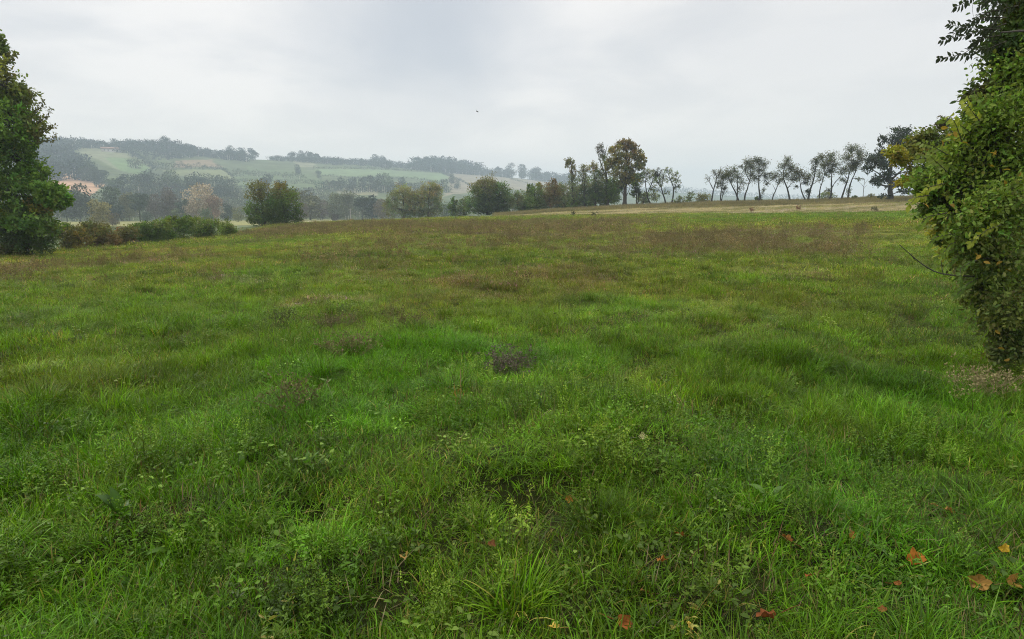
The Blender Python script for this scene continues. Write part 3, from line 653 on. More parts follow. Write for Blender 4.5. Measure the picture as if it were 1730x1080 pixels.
# ------------------------------------------------------------------ trees and shrubs
class Tree:
    """one tree or shrub seen in the photo: its outline lobes and limbs are given in photo pixels round its foot, and built in metres in depth"""
    def __init__(s, name, label, cat, px, r, foot=None, group=None, bark=(.075, .062, .05), depth=1.0):
        s.x, s.y, s.z = at_r(px, r); s.px = px; dep = s.y * math.cos(PITCH) - (s.z - EYE) * math.sin(PITCH); s.m = dep / F
        if foot is None:       # photo row of the foot
            foot = 540 - F * ((s.y * math.sin(PITCH) + (s.z - EYE) * math.cos(PITCH)) / dep)
        s.foot = foot; s.root = empty(name, (s.x, s.y, s.z)); tag(s.root, label, cat, group)
        s.wood, s.leaf, s.bark, s.depth = MB(), MB(), bark, depth; s.skel = []
    def pt(s, px, py, d=0.0):
        dx, dy, dz = ray(px, py); k = (s.y + d) / dy
        return np.array([dx * k - s.x, d, EYE + dz * k - s.z])
    def limb(s, pts, w0, w1, d0=0.0, d1=None, n=12, sides=7):
        """pts: (px, py) path; w in photo pixels (width)"""
        d1 = d0 if d1 is None else d1
        P = np.array([s.pt(p[0], p[1], d0 + (d1 - d0) * i / max(len(pts) - 1, 1)) for i, p in enumerate(pts)])
        if len(pts) > 2: P = smooth_path(P, n)
        else: P = curve_pts(P[0], P[1], rng.normal(0, .03, 3) * np.linalg.norm(P[1] - P[0]), n)
        P[0, 2] -= .15 if pts[0][1] >= s.foot - 1 else 0
        R = np.linspace(w0 / 2, w1 / 2, len(P)) * s.m
        if pts[0][1] >= s.foot - 1: R[0] *= 1.35; 
        P[1:-1] += rng.normal(0, .25, (len(P) - 2, 3)) * R[1:-1, None]
        tube(s.wood, P, R, sides, s.bark); s.skel.append((P, R)); return P
    def nearest(s, c, below=True):
        best, bd = None, 1e9
        for P, R in s.skel:
            d = np.linalg.norm(P - c, axis=1) + (np.maximum(P[:, 2] - c[2], 0) * 1.5 if below else 0)
            k = int(d.argmin())
            if d[k] < bd: bd, best = d[k], (P[k], R[k])
        return best
    def lobe(s, px, py, rx, ry, col, twigs, nleaf, ln, spread=.22, d=None, rz=None, branch=True, rich=False, droop=0.0, wl=.5, shell=.45, twr=None, colvar=.22, up=.3, sw=.012, fly=.10):
        rxm, rym = rx * s.m, ry * s.m; rd = (rxm + rym) / 2 * s.depth if rz is None else rz
        c = s.pt(px, py, rng.normal(0, rd * .35) if d is None else d)
        a = s.nearest(c) if s.skel else (np.array([c[0] * .3, 0, 0.05]), .03)
        if branch:
            P = curve_pts(a[0], c, np.array([0, 0, .18 * np.linalg.norm(c - a[0])]) + rng.normal(0, .05, 3) * np.linalg.norm(c - a[0]), 8)
            r0 = min(a[1] * .65, max(rxm, rym) * .05 + .015)
            tube(s.wood, P, np.linspace(r0, max(r0 * .35, .008), 8), 5, s.bark)
        else: P = np.array([c])
        dr = rand_dirs(twigs, .15); rad = rng.uniform(shell, 1.0, twigs) ** .6 * rng.uniform(.80, 1.08, twigs) * np.where(rng.uniform(size=twigs) < fly, rng.uniform(1.05, 1.45, twigs), 1.0)
        T = c + dr * np.array([rxm, rd, rym]) * rad[:, None]
        T[:, 2] = np.maximum(T[:, 2], .04)
        tw = sw if twr is None else twr
        tc = np.asarray(col) * rng.uniform(1 - colvar, 1 + colvar, (twigs, 1)) * (1 + rng.normal(0, .09, (twigs, 3)))
        for i in range(twigs):
            st = P[rng.integers(len(P) // 2, len(P))]
            if branch or rng.uniform() < .5:
                q = curve_pts(st, T[i], np.array([0, 0, .12 * np.linalg.norm(T[i] - st)]) + rng.normal(0, .06, 3) * np.linalg.norm(T[i] - st), 4)
                tube(s.wood, q, np.linspace(tw, tw * .35, 4), 3, s.bark)
        ax = unit(T - c + rng.normal(0, .3, T.shape) * rd)
        k = np.repeat(np.arange(twigs), nleaf); n = len(k)
        sp = spread * (rxm + rym) / 2
        t = rng.uniform(-.9, .35, n)[:, None]
        C = T[k] + ax[k] * t * sp * 1.6 + rng.normal(0, sp * .55, (n, 3))
        C[:, 2] = np.maximum(C[:, 2], .03)
        D = unit(ax[k] * .6 + rand_dirs(n) * .9 + np.array([0, 0, -droop])); Nn = unit(rand_dirs(n) + np.array([0, 0, up * 2]))
        cc = tc[k] * rng.uniform(.8, 1.2, (n, 1))
        leaves(s.leaf, C, D, Nn, ln * rng.uniform(.6, 1.25, n), ln * wl * rng.uniform(.7, 1.2, n), cc, rich)
    def done(s, leafmat=None, crown='crown', trunk='trunk'):
        if s.wood.n: s.wood.build(trunk, M_BARK, s.root, True)
        if s.leaf.n: s.leaf.build(crown, leafmat or M_LEAF, s.root)
        return s.root
G_D, G_M, G_L = (.086, .130, .036), (.118, .175, .040), (.150, .200, .045)
G_Y, G_O, G_B, G_R = (.25, .235, .045), (.195, .165, .045), (.150, .145, .055), (.175, .125, .055)
G_G = (.145, .168, .082)

# big tree at the left edge
t = Tree('broadleaf_tree', 'tall dense green tree with yellowing patches at the left edge', 'tree', -62, 40, bark=(.045, .038, .03))
t.limb([(-62, t.foot), (-60, 330), (-66, 230), (-58, 120), (-50, 60)], 26, 6)
for p in ([(-62, 330), (-10, 290), (40, 300)], [(-62, 280), (-20, 220), (30, 200)], [(-60, 200), (-20, 150), (20, 130)], [(-62, 340), (10, 330), (80, 335)], [(-60, 260), (-110, 190), (-140, 150)], [(-62, 300), (20, 262), (58, 245)]):
    t.limb(p, 7, 1.5, .8, 1.2 + rng.normal(0, .8), 10, 6)
for px, py, rx, ry, c, k in [(-14, 72, 24, 24, (.11, .13, .045), 40), (-50, 92, 46, 40, (.12, .14, .045), 60), (-12, 92, 22, 34, (.12, .13, .045), 34), (0, 140, 40, 42, (.15, .15, .045), 60), (-60, 170, 70, 60, G_D, 60), (36, 165, 24, 26, (.12, .13, .045), 30), (25, 205, 42, 44, G_M, 70), (-25, 235, 60, 50, G_D, 70), (8, 180, 30, 26, G_O, 30),
                             (58, 205, 22, 42, G_B, 30), (30, 265, 38, 38, G_D, 60), (50, 295, 30, 24, G_M, 40), (5, 240, 24, 30, G_Y, 24), (76, 325, 32, 18, G_M, 44), (100, 334, 20, 14, G_M, 26), (104, 347, 16, 8, G_D, 14), (20, 320, 52, 42, G_D, 80),
                             (-40, 330, 70, 60, G_D, 60), (62, 350, 26, 16, G_O, 22), (-5, 345, 30, 24, G_Y, 18), (-110, 150, 60, 80, G_M, 80), (-120, 280, 60, 80, G_D, 80), (-150, 220, 50, 70, G_D, 60), (-130, 350, 60, 50, G_D, 60), (40, 358, 40, 24, G_D, 50), (60, 235, 14, 24, G_M, 20), (70, 215, 16, 24, G_B, 12), (40, 375, 50, 20, G_D, 40), (84, 340, 24, 14, G_M, 30)]:
    t.lobe(px - (.12 * max(px + 20, 0) if py < 285 else -4), py, rx * .84, ry * .90, (1.38 * c[0], 1.5 * c[1], 1.25 * c[2]), int(k * 1.35), 26, .19, .20, sw=.012, fly=.28, colvar=.4)
for p in ([(55, 215), (75, 200), (88, 186)], [(58, 225), (78, 222), (86, 212)], [(55, 240), (80, 240), (95, 232)], [(50, 200), (66, 186), (74, 172)], [(10, 110), (22, 98), (28, 92)]):
    P = t.limb(p, 1.6, .5, 0, 0, 8, 4); k = len(P)
    leaves(t.leaf, np.repeat(P, 9, 0) + rng.normal(0, .07, (k * 9, 3)), rand_dirs(k * 9, .3), rand_dirs(k * 9), .15, .08, np.array(G_B) * rng.uniform(.7, 1.1, (k * 9, 1)))
t.done()
t = Tree('understorey_shrub', 'dark green shrub at the foot of the big left tree', 'shrub', 25, 40.5)
for px, py, rx, ry, c, k in [(-30, 385, 48, 42, G_D, 60), (28, 390, 40, 34, G_D, 60), (68, 398, 26, 24, G_M, 40), (5, 370, 30, 20, G_M, 26), (50, 415, 36, 14, G_D, 26), (86, 385, 18, 12, G_L, 14), (20, 420, 34, 10, G_B, 16)]: t.lobe(px, py, rx, ry, c, int(k * 1.8), 28, .16, .24)
t.done()
# hedge of shrubs, left
HG = 'shrubs in the hedge along the left edge of the meadow'
for px, r, lb, lobes in [
    (122, 47, 'olive green shrub beside the big left tree', [(122, 398, 28, 20, G_B, 40), (104, 390, 16, 16, G_M, 18), (138, 404, 18, 16, G_O, 20)]),
    (166, 48, 'brownish hedge shrub with bare twigs below the pale yellow tree', [(166, 394, 26, 22, G_B, 44), (150, 385, 12, 14, G_B, 14), (182, 404, 20, 14, G_R, 18), (164, 412, 22, 8, G_R, 12)]),
    (206, 50, 'reddish brown low shrub in the hedge', [(206, 400, 22, 15, G_R, 30), (220, 392, 16, 14, G_B, 18), (196, 408, 18, 8, G_B, 10)]),
    (252, 53, 'dark green rounded hedge shrub, widest of the hedge', [(252, 393, 32, 20, G_D, 60), (240, 384, 20, 12, G_M, 22), (272, 380, 18, 10, G_L, 20), (256, 404, 26, 9, G_D, 18)]),
    (278, 54.5, 'small green hedge shrub right of the widest one, before the pale shoots', [(276, 394, 14, 11, G_D, 24), (286, 398, 12, 8, G_D, 18)]),
    (302, 56, 'green hedge shrub with pale upright shoots', [(302, 384, 26, 15, G_M, 44), (290, 374, 14, 9, G_L, 18), (318, 374, 14, 9, G_L, 16)]),
    (345, 58, 'dark low shrub with lighter crown near the hedge end', [(342, 391, 24, 11, G_D, 40), (352, 380, 24, 11, G_L, 32), (330, 374, 14, 8, G_L, 14)]),
    (384, 61, 'small yellow green shrub ending the hedge', [(382, 387, 15, 12, G_L, 28), (392, 394, 9, 7, G_L, 9)])]:
    t = Tree('hedge_shrub', lb, 'shrub', px, r, group=HG)
    for px2, py2, rx, ry, c, k in lobes: t.lobe(px2, py2 + t.foot - {122: 421, 166: 417, 206: 414, 252: 409, 278: 407, 302: 405, 345: 402, 384: 399}[px], rx, ry, c, int(k * 2.0), 26, .15, .21, twr=.009, colvar=.3)
    t.lobe(px, t.foot - 5, 26, 6, lobes[0][4], 34, 22, .13, .3, twr=.006)
    t.done(trunk='stems')
# lone pair of bush-like trees in the meadow corner
LB = 'pair of bushy trees at the far meadow corner'
t = Tree('bushy_tree', 'left half of the bushy pair, broad and olive topped', 'tree', 446, 84, group=LB)
t.limb([(446, t.foot), (445, 350), (440, 325)], 7, 2)
for px, py, rx, ry, c, k in [(440, 322, 22, 16, G_B, 44), (428, 330, 14, 14, G_B, 20), (450, 345, 26, 20, G_D, 54), (430, 355, 18, 20, G_M, 36), (445, 368, 28, 14, G_D, 44), (424, 362, 10, 12, G_M, 12), (452, 372, 30, 10, G_D, 50), (434, 374, 18, 8, G_D, 24), (462, 356, 16, 20, G_D, 50)]: t.lobe(px, py + t.foot - 382, rx, ry, c, k, 24, .24, .24)
t.done()
t = Tree('bushy_tree', 'right half of the bushy pair, rounder and darker green', 'tree', 484, 85, group=LB)
t.limb([(484, t.foot), (480, 350), (476, 325)], 7, 2)
for px, py, rx, ry, c, k in [(472, 322, 14, 14, G_O, 26), (480, 336, 22, 18, G_B, 44), (492, 342, 18, 22, G_M, 44), (482, 360, 28, 18, G_D, 60), (503, 366, 9, 14, G_D, 18), (470, 366, 16, 14, G_D, 30), (486, 374, 26, 8, G_D, 44), (468, 346, 14, 18, G_M, 36)]: t.lobe(px, py + t.foot - 381, rx, ry, c, k, 24, .24, .24)
t.done()

# middle clump of trees, centre right
def lobetree(name, label, px, r, foot, trunk, lobes, ln=.3, nl=22, group=None, cat='tree', spread=.24, bark=(.06, .05, .042), limbs=(), twr=.02, leafmat=None, d0=0):
    t = Tree(name, label, cat, px, r, group=group, bark=bark); dy = t.foot - foot
    if trunk:
        pts, w0, w1 = trunk; t.limb([(p[0], p[1] + dy) for p in pts], w0, w1, 0, 0)
    for pts, w0, w1 in limbs: t.limb([(p[0], p[1] + dy) for p in pts], w0, w1, 0, rng.normal(0, .5), 8, 5)
    for L_ in lobes:
        px2, py2, rx, ry, c, k = L_; c = tuple(1.22 * v for v in c); t.lobe(px2, py2 + dy, rx, ry, c, int(k * 1.7), int(nl * 1.25), ln * 1.12, spread * .82, twr=twr, fly=.15, colvar=.34)
    return t.done(leafmat)
PL = (.21, .20, .085)
lobetree('pale_tree', 'pale olive tree, left one of the pair in the centre', 682, 150, 370, ([(682, 370), (682, 345), (680, 320)], 4, 1.5), [(680, 326, 20, 15, PL, 44), (664, 336, 14, 16, G_G, 26), (694, 340, 16, 16, PL, 36), (676, 354, 24, 14, G_G, 46), (655, 350, 10, 16, G_B, 18), (690, 362, 16, 9, G_B, 18)])
lobetree('pale_tree', 'pale olive tree with wider top, right one of the pair in the centre', 724, 150, 369, ([(724, 369), (724, 340), (726, 318)], 4, 1.5), [(726, 320, 20, 14, PL, 44), (738, 326, 13, 16, PL, 26), (712, 334, 14, 16, PL, 32), (728, 346, 22, 16, G_G, 46), (740, 352, 8, 14, G_G, 14), (704, 344, 14, 18, PL, 36), (706, 358, 16, 9, G_G, 26), (722, 361, 22, 9, G_B, 24)])
lobetree('dark_shrub', 'small dark pointed shrub left of the big round tree', 765, 130, 364, None, [(764, 350, 7, 12, G_D, 24), (768, 338, 5, 7, G_D, 9)], cat='shrub')
lobetree('twiggy_shrub', 'grey green loose shrub against the big round tree', 784, 132, 364, None, [(784, 345, 12, 16, G_G, 34), (778, 356, 12, 9, G_G, 18)], cat='shrub')
lobetree('round_tree', 'large round dark green tree with domed crown in the centre', 825, 125, 363, ([(825, 363), (825, 340), (825, 318)], 6, 2), [(822, 318, 28, 18, G_B, 70), (806, 330, 18, 20, G_D, 44), (842, 324, 20, 18, G_D, 50), (852, 340, 14, 18, G_D, 36), (826, 344, 30, 18, (.058, .085, .035), 80), (800, 348, 16, 14, G_D, 32), (836, 354, 26, 10, G_D, 40)], nl=26)
lobetree('grey_shrub', 'grey green bushy shrub right beside the round dark tree', 874, 124, 360, None, [(874, 340, 12, 18, G_G, 40), (884, 350, 12, 11, G_D, 24)], cat='shrub')
lobetree('spiky_shrub', 'green shrub with pointed dark tips in the hedge', 905, 122, 358, None, [(903, 330, 14, 18, G_M, 36), (896, 318, 6, 9, G_D, 9), (910, 316, 6, 9, G_O, 9), (908, 346, 20, 11, G_D, 36)], cat='shrub')
lobetree('rusty_shrub', 'rusty leaved shrub in the hedge beside the slim poplar', 936, 121, 356, None, [(936, 326, 16, 20, (.15, .115, .05), 44), (926, 338, 14, 16, G_B, 28), (946, 342, 14, 14, G_G, 28), (938, 310, 7, 9, G_R, 9)], cat='shrub')
lobetree('slim_poplar', 'slim upright poplar, leftmost of the tall thin trees', 967, 119, 354, ([(970, 354), (967, 320), (966, 290), (964, 270)], 4, 1), [(963, 276, 8, 9, G_B, 24), (968, 290, 6, 12, G_B, 20), (966, 308, 7, 14, G_G, 22), (970, 328, 8, 16, G_G, 26), (966, 344, 10, 10, G_D, 18), (957, 279, 5, 5, G_B, 6)], ln=.22, nl=16)
lobetree('thin_tree', 'thin olive tree with open top between poplar and twiggy tree', 988, 119, 353, ([(988, 353), (987, 320), (986, 288)], 3.4, 1), [(986, 288, 9, 12, G_B, 22), (984, 306, 11, 16, G_G, 34), (990, 328, 12, 18, (.065, .09, .05), 44), (982, 341, 12, 10, G_D, 20)], ln=.22, nl=16)
lobetree('thin_tree', 'thin green tree with bushy skirt just left of the twiggy tree', 1007, 118.5, 352, ([(1006, 352), (1006, 320), (1003, 285)], 3.4, 1), [(1002, 284, 10, 10, G_O, 24), (1008, 302, 11, 16, G_G, 36), (1010, 324, 12, 18, (.065, .09, .05), 44), (1000, 338, 12, 12, G_D, 24)], ln=.22, nl=16)
lobetree('twiggy_tree', 'tall greyish tree with nearly bare top left of the autumn oak', 1026, 118.5, 351, ([(1026, 351), (1026, 315), (1022, 280), (1016, 248)], 5, 1), [(1015, 256, 9, 13, (.09, .085, .07), 20), (1020, 272, 9, 12, G_G, 16), (1022, 296, 12, 14, G_B, 28), (1024, 318, 12, 14, G_D, 34), (1034, 330, 14, 12, G_D, 36), (1022, 336, 10, 10, G_D, 18)], ln=.22, nl=15,
         limbs=[([(1024, 300), (1012, 270), (1008, 250)], 2, .6), ([(1020, 270), (1024, 255), (1026, 246)], 1.6, .5)])
lobetree('autumn_oak', 'tall oak turning brown and yellow, tallest of the middle clump', 1056, 117, 349, ([(1055, 349), (1056, 322), (1058, 290), (1058, 250)], 7, 2),
         [(1056, 244, 13, 9, G_R, 26), (1066, 254, 15, 12, (.155, .105, .04), 30), (1040, 258, 13, 12, G_O, 26), (1077, 264, 10, 11, G_O, 20), (1056, 268, 15, 11, G_O, 26), (1031, 278, 11, 11, G_B, 20), (1082, 277, 9, 7, G_B, 16), (1072, 284, 16, 8, G_B, 26), (1086, 270, 7, 6, G_O, 9), (1042, 276, 12, 8, G_Y, 22),
          (1046, 292, 16, 12, G_B, 32), (1066, 300, 12, 10, G_B, 16), (1062, 304, 14, 10, G_Y, 22), (1074, 304, 9, 9, G_Y, 16), (1054, 310, 14, 10, G_B, 22), (1046, 318, 10, 9, G_D, 16)], ln=.34, nl=16,
         limbs=[([(1056, 320), (1044, 290), (1036, 268)], 3, 1), ([(1057, 300), (1072, 280), (1082, 274)], 2.6, .8), ([(1058, 280), (1066, 262), (1072, 250)], 2.6, .8), ([(1055, 335), (1050, 322), (1048, 312)], 2, .7), ([(1055, 338), (1062, 325), (1066, 312)], 2, .7)], spread=.22)
lobetree('small_dark_tree', 'small dark tree with drooping crown right of the autumn oak', 1076, 116, 346, ([(1076, 346), (1075, 328), (1073, 305)], 2.4, .8), [(1074, 312, 8, 10, G_D, 22), (1076, 324, 8, 8, (.05, .06, .04), 20), (1068, 326, 5, 5, G_D, 7)], ln=.24, nl=16, limbs=[([(1077, 346), (1079, 332), (1078, 320)], 2, .7)])
lobetree('forked_tree', 'thin tree with crossing forked trunk beside the oak', 1096, 116, 345, ([(1099, 345), (1093, 328), (1090, 312), (1092, 296)], 2.6, .8), [(1082, 296, 9, 7, G_D, 16), (1096, 290, 11, 8, G_G, 20), (1104, 300, 8, 8, G_G, 12), (1090, 306, 10, 9, G_G, 12), (1102, 316, 6, 6, G_G, 6)], ln=.22, nl=13,
         limbs=[([(1085, 345), (1092, 330), (1098, 316), (1102, 304)], 2, .7), ([(1093, 326), (1100, 312), (1104, 300)], 1.6, .6)], bark=(.05, .045, .04))
lobetree('open_twig_tree', 'leaning dark limbed tree with sparse leaves, left of two', 1124, 115, 342, ([(1125, 342), (1121, 326), (1116, 312), (1113, 298)], 3, .9), [(1111, 288, 8, 7, (.06, .06, .05), 18), (1106, 297, 6, 8, G_G, 9), (1119, 298, 8, 8, G_G, 14), (1112, 306, 10, 8, G_G, 14), (1126, 322, 8, 6, G_G, 7), (1108, 318, 7, 5, G_G, 5)], ln=.2, nl=12,
         limbs=[([(1117, 314), (1120, 302), (1122, 292)], 1.6, .5), ([(1116, 312), (1108, 302), (1106, 294)], 1.6, .5), ([(1121, 326), (1112, 316), (1106, 312)], 1.2, .4)], bark=(.04, .036, .034))
lobetree('open_twig_tree', 'open branched tree with sparse leaves, right of two', 1136, 115, 341, ([(1135, 341), (1137, 326), (1139, 314), (1134, 302), (1128, 288)], 3, .8), [(1128, 284, 8, 6, G_G, 14), (1140, 292, 9, 7, G_G, 12), (1146, 300, 6, 8, G_G, 9), (1132, 300, 9, 7, G_G, 9), (1144, 312, 6, 7, (.07, .09, .06), 10)], ln=.2, nl=11,
         limbs=[([(1139, 314), (1144, 302), (1148, 292)], 1.6, .5), ([(1136, 306), (1130, 296), (1124, 290)], 1.3, .4), ([(1140, 308), (1142, 296), (1142, 288)], 1.3, .4)], bark=(.04, .036, .034))
for px, r, lb, lobes in [(1110, 114, 'low pale bush behind the forked tree', [(1106, 330, 10, 9, G_G, 18)]), (1150, 114, 'small scrubby bush right of the open tree', [(1150, 334, 9, 7, G_G, 14), (1144, 337, 6, 4, G_B, 6)]), (1168, 118, 'light green bush on the verge', [(1168, 330, 8, 9, (.12, .15, .07), 16), (1161, 335, 6, 6, G_G, 8)]),
                        (1190, 114, 'round olive bush on the verge left of the tree row', [(1190, 334, 15, 9, G_B, 34), (1180, 337, 8, 6, G_G, 10)]), (1400, 124, 'round grey green bush behind the tree row', [(1398, 331, 14, 8, G_G, 34)]),
                        (1443, 113, 'small dark bush on the skyline right of the tree row', [(1443, 332, 4, 3.5, G_D, 8)]), (1472, 113, 'low twiggy bush on the skyline before the dark oak', [(1472, 331, 8, 4, G_B, 12)]), (1560, 116, 'pale hazy thicket beyond the stubble field', [(1562, 322, 14, 12, G_G, 22), (1546, 328, 10, 6, G_G, 10), (1578, 318, 12, 14, G_G, 20)]),
                        (1278, 113, 'small bush under the upright row tree', [(1279, 334, 5, 4, G_D, 9)])]:
    lobetree('verge_bush', lb, px, r, {1110: 344, 1150: 340.5, 1168: 341, 1190: 341.5, 1400: 338, 1443: 336, 1472: 335, 1560: 334, 1278: 339.5}[px], None, lobes, ln=.22, nl=14, cat='bush', twr=.012)

for px, r, ft, lb, lobes in [(893, 128, 359, 'dense green shrub filling the hedge behind the spiky one', [(893, 336, 18, 18, G_G, 44), (884, 346, 16, 12, G_D, 30)]), (922, 127, 357, 'dense olive shrub in the hedge between spiky and rusty shrubs', [(922, 330, 18, 20, G_B, 44), (918, 344, 18, 12, G_D, 34)]),
                             (952, 126, 355, 'green shrub behind the foot of the slim poplar', [(952, 328, 16, 20, G_G, 44), (956, 342, 16, 12, G_D, 34)]), (976, 125, 354, 'green undergrowth between the poplar and the thin olive tree', [(976, 326, 14, 22, G_G, 40), (978, 342, 14, 12, G_D, 30)]),
                             (998, 125, 353, 'green undergrowth between the two thin trees', [(998, 320, 14, 24, G_G, 44), (996, 340, 14, 12, G_D, 30)]), (1018, 125, 352, 'tall green undergrowth behind the greyish twiggy tree', [(1016, 318, 14, 22, G_G, 44), (1020, 338, 14, 12, G_D, 30)]),
                             (1038, 124, 351, 'dark green undergrowth left of the autumn oak trunk', [(1036, 314, 14, 16, G_D, 36), (1036, 332, 14, 14, G_D, 36)]), (1086, 122, 346, 'pale green bush behind the small dark tree', [(1088, 334, 14, 10, G_G, 26)])]:
    lobetree('hedge_shrub', lb, px, r, ft, None, lobes, cat='shrub')

# row of thin trees on the skyline
RG = 'row of thin trees along the top of the stubble field'
AC, ACD, BK = (.135, .145, .085), (.095, .105, .068), (.035, .032, .030)
def row_tree(label, px, foot, limbs, lobes, r=112):
    t = Tree('row_tree', label, 'tree', px, r, group=RG, bark=BK); dy = t.foot - foot
    for pts, w0, w1 in limbs: t.limb([(p[0], p[1] + dy) for p in pts], w0, w1, 0, rng.normal(0, .35), 10, 6)
    for px2, py2, rx, ry, c, k in lobes: t.lobe(px2, py2 + dy, rx * 1.1, ry * 1.4, c, int(k * 2.7), 8, .20, .24, twr=.014, fly=.25, shell=.05, wl=.5, colvar=.35)
    return t.done()
row_tree('nearly bare forked tree, first at the left end of the row', 1202, 338.5, [([(1202, 339), (1203, 324), (1206, 312), (1210, 304), (1212, 292), (1208, 284), (1203, 282)], 2.8, .7), ([(1204, 314), (1200, 304), (1194, 298), (1192, 292)], 1.6, .5), ([(1211, 298), (1216, 288), (1218, 276)], 1.4, .5), ([(1198, 302), (1199, 294), (1204, 290)], 1, .4)],
         [(1208, 290, 9, 8, AC, 10), (1196, 297, 6, 6, AC, 4), (1216, 288, 6, 6, AC, 8)])
row_tree('short bushy tree with low skirt, second in the row', 1218, 339, [([(1218, 339), (1217, 326), (1219, 316), (1221, 306)], 2.4, .8), ([(1219, 339), (1220, 328), (1223, 320), (1226, 312)], 1.8, .6)], [(1220, 294, 9, 9, (.10, .105, .05), 26), (1218, 306, 10, 6, ACD, 18), (1224, 316, 7, 8, (.075, .09, .07), 16), (1212, 310, 5, 6, ACD, 7), (1228, 290, 8, 8, AC, 14)])
row_tree('wide V shaped tree with two trunks crossing at the foot', 1247, 339, [([(1249, 339), (1246, 328), (1240, 316), (1234, 306), (1232, 298), (1228, 290)], 3, .8), ([(1244, 339), (1246, 326), (1246, 312), (1245, 298), (1246, 288)], 2.6, .7), ([(1246, 318), (1252, 308), (1258, 298)], 1.4, .5)],
         [(1230, 294, 12, 9, (.10, .105, .05), 34), (1240, 286, 10, 7, AC, 20), (1248, 296, 11, 10, AC, 24), (1254, 306, 9, 8, AC, 12), (1250, 316, 8, 6, ACD, 8), (1236, 302, 8, 7, AC, 14)])
row_tree('tree leaning right with a spreading top, near the left of the row', 1257, 339, [([(1257, 339), (1258, 330), (1262, 318), (1265, 308), (1267, 298), (1272, 288)], 3, .8), ([(1266, 302), (1260, 290), (1258, 280)], 1.6, .5), ([(1267, 296), (1268, 284), (1266, 276)], 1.4, .5), ([(1265, 308), (1274, 298), (1280, 294)], 1.2, .4)],
         [(1262, 272, 12, 6, AC, 26), (1270, 280, 11, 9, AC, 26), (1260, 284, 9, 8, AC, 16), (1270, 294, 10, 7, AC, 16), (1252, 278, 5, 4, ACD, 6)])
row_tree('upright tree with flat dark crown and bushy foot, tallest of the left half', 1283, 338, [([(1284, 338), (1283, 322), (1282, 308), (1282, 294), (1283, 282)], 3.2, .9), ([(1285, 330), (1289, 322), (1292, 316)], 1.2, .4), ([(1282, 300), (1275, 292), (1270, 288)], 1.4, .5), ([(1282, 296), (1290, 286), (1294, 278)], 1.4, .5)],
         [(1280, 268, 14, 6, ACD, 36), (1290, 274, 10, 7, ACD, 26), (1284, 284, 12, 9, AC, 26), (1276, 298, 9, 7, ACD, 18), (1294, 294, 9, 8, ACD, 20), (1296, 306, 6, 4, ACD, 8), (1284, 333, 4, 5, (.05, .06, .045), 14), (1290, 318, 4, 5, AC, 7), (1302, 290, 4, 3, AC, 5)])
row_tree('small thin tree leaning right with a light crown', 1305, 338, [([(1304, 338), (1306, 328), (1311, 317), (1315, 308), (1317, 298)], 2.2, .7), ([(1310, 318), (1307, 312), (1305, 308)], 1, .4), ([(1315, 308), (1310, 298), (1308, 290)], 1.2, .4)], [(1312, 294, 9, 8, AC, 20), (1318, 302, 7, 6, AC, 14), (1304, 298, 5, 6, AC, 7)])
row_tree('tall tree leaning left with an airy top in mid row', 1334, 338, [([(1335, 338), (1333, 324), (1328, 312), (1323, 300), (1322, 288), (1326, 276), (1330, 268)], 3, .8), ([(1330, 316), (1336, 308), (1342, 304)], 1.6, .5), ([(1322, 292), (1316, 284), (1314, 276)], 1.2, .4), ([(1324, 296), (1332, 290), (1338, 284)], 1.4, .5)],
         [(1330, 268, 7, 7, AC, 18), (1324, 278, 10, 8, AC, 22), (1334, 282, 11, 9, AC, 24), (1326, 294, 11, 9, AC, 22), (1340, 280, 7, 5, AC, 9), (1338, 300, 9, 7, AC, 14), (1346, 313, 4, 3, ACD, 6)])
row_tree('olive yellow crowned tree bending left, one of a crossing pair', 1361, 336.5, [([(1362, 337), (1356, 326), (1353, 316), (1352, 304), (1350, 294)], 2.6, .8), ([(1353, 308), (1360, 300), (1366, 296)], 1.3, .5)], [(1346, 288, 10, 8, (.115, .11, .042), 28), (1356, 292, 10, 8, (.12, .115, .04), 28), (1366, 298, 9, 7, (.10, .10, .04), 26), (1344, 298, 8, 7, AC, 12), (1362, 306, 7, 4, ACD, 9)])
row_tree('thick tree sweeping right to a narrow plumed top, other of the crossing pair', 1366, 336.5, [([(1365, 337), (1366, 324), (1370, 314), (1374, 304), (1377, 290), (1378, 278), (1380, 268)], 3.6, .9), ([(1371, 312), (1367, 307), (1364, 307)], 1.2, .4), ([(1373, 308), (1380, 303), (1386, 297)], 1.2, .4)],
         [(1378, 270, 8, 7, ACD, 24), (1376, 284, 5, 9, ACD, 14), (1384, 292, 7, 9, AC, 14), (1364, 321, 7, 4, (.055, .07, .05), 14), (1386, 262, 7, 5, AC, 10)])
row_tree('thin straight tree curving right near the middle of the right half', 1384, 336, [([(1384, 337), (1384, 322), (1386, 312), (1390, 302), (1393, 292), (1393, 280)], 2.3, .7), ([(1387, 310), (1384, 303), (1382, 300)], .9, .3)], [(1392, 276, 9, 9, AC, 24), (1388, 264, 7, 5, AC, 12), (1396, 290, 6, 7, AC, 12), (1386, 300, 5, 5, AC, 5)])
row_tree('tree with a long fork to the right and dense round head', 1402, 336, [([(1401, 336), (1404, 324), (1405, 312), (1405, 300), (1404, 288)], 3.4, 1.2), ([(1404, 316), (1410, 306), (1418, 298), (1424, 288)], 2, .7)], [(1404, 262, 11, 7, AC, 28), (1398, 272, 10, 8, AC, 26), (1410, 274, 10, 8, AC, 26), (1404, 286, 10, 7, ACD, 28), (1420, 290, 7, 5, AC, 10), (1399, 319, 4, 3, ACD, 7)])
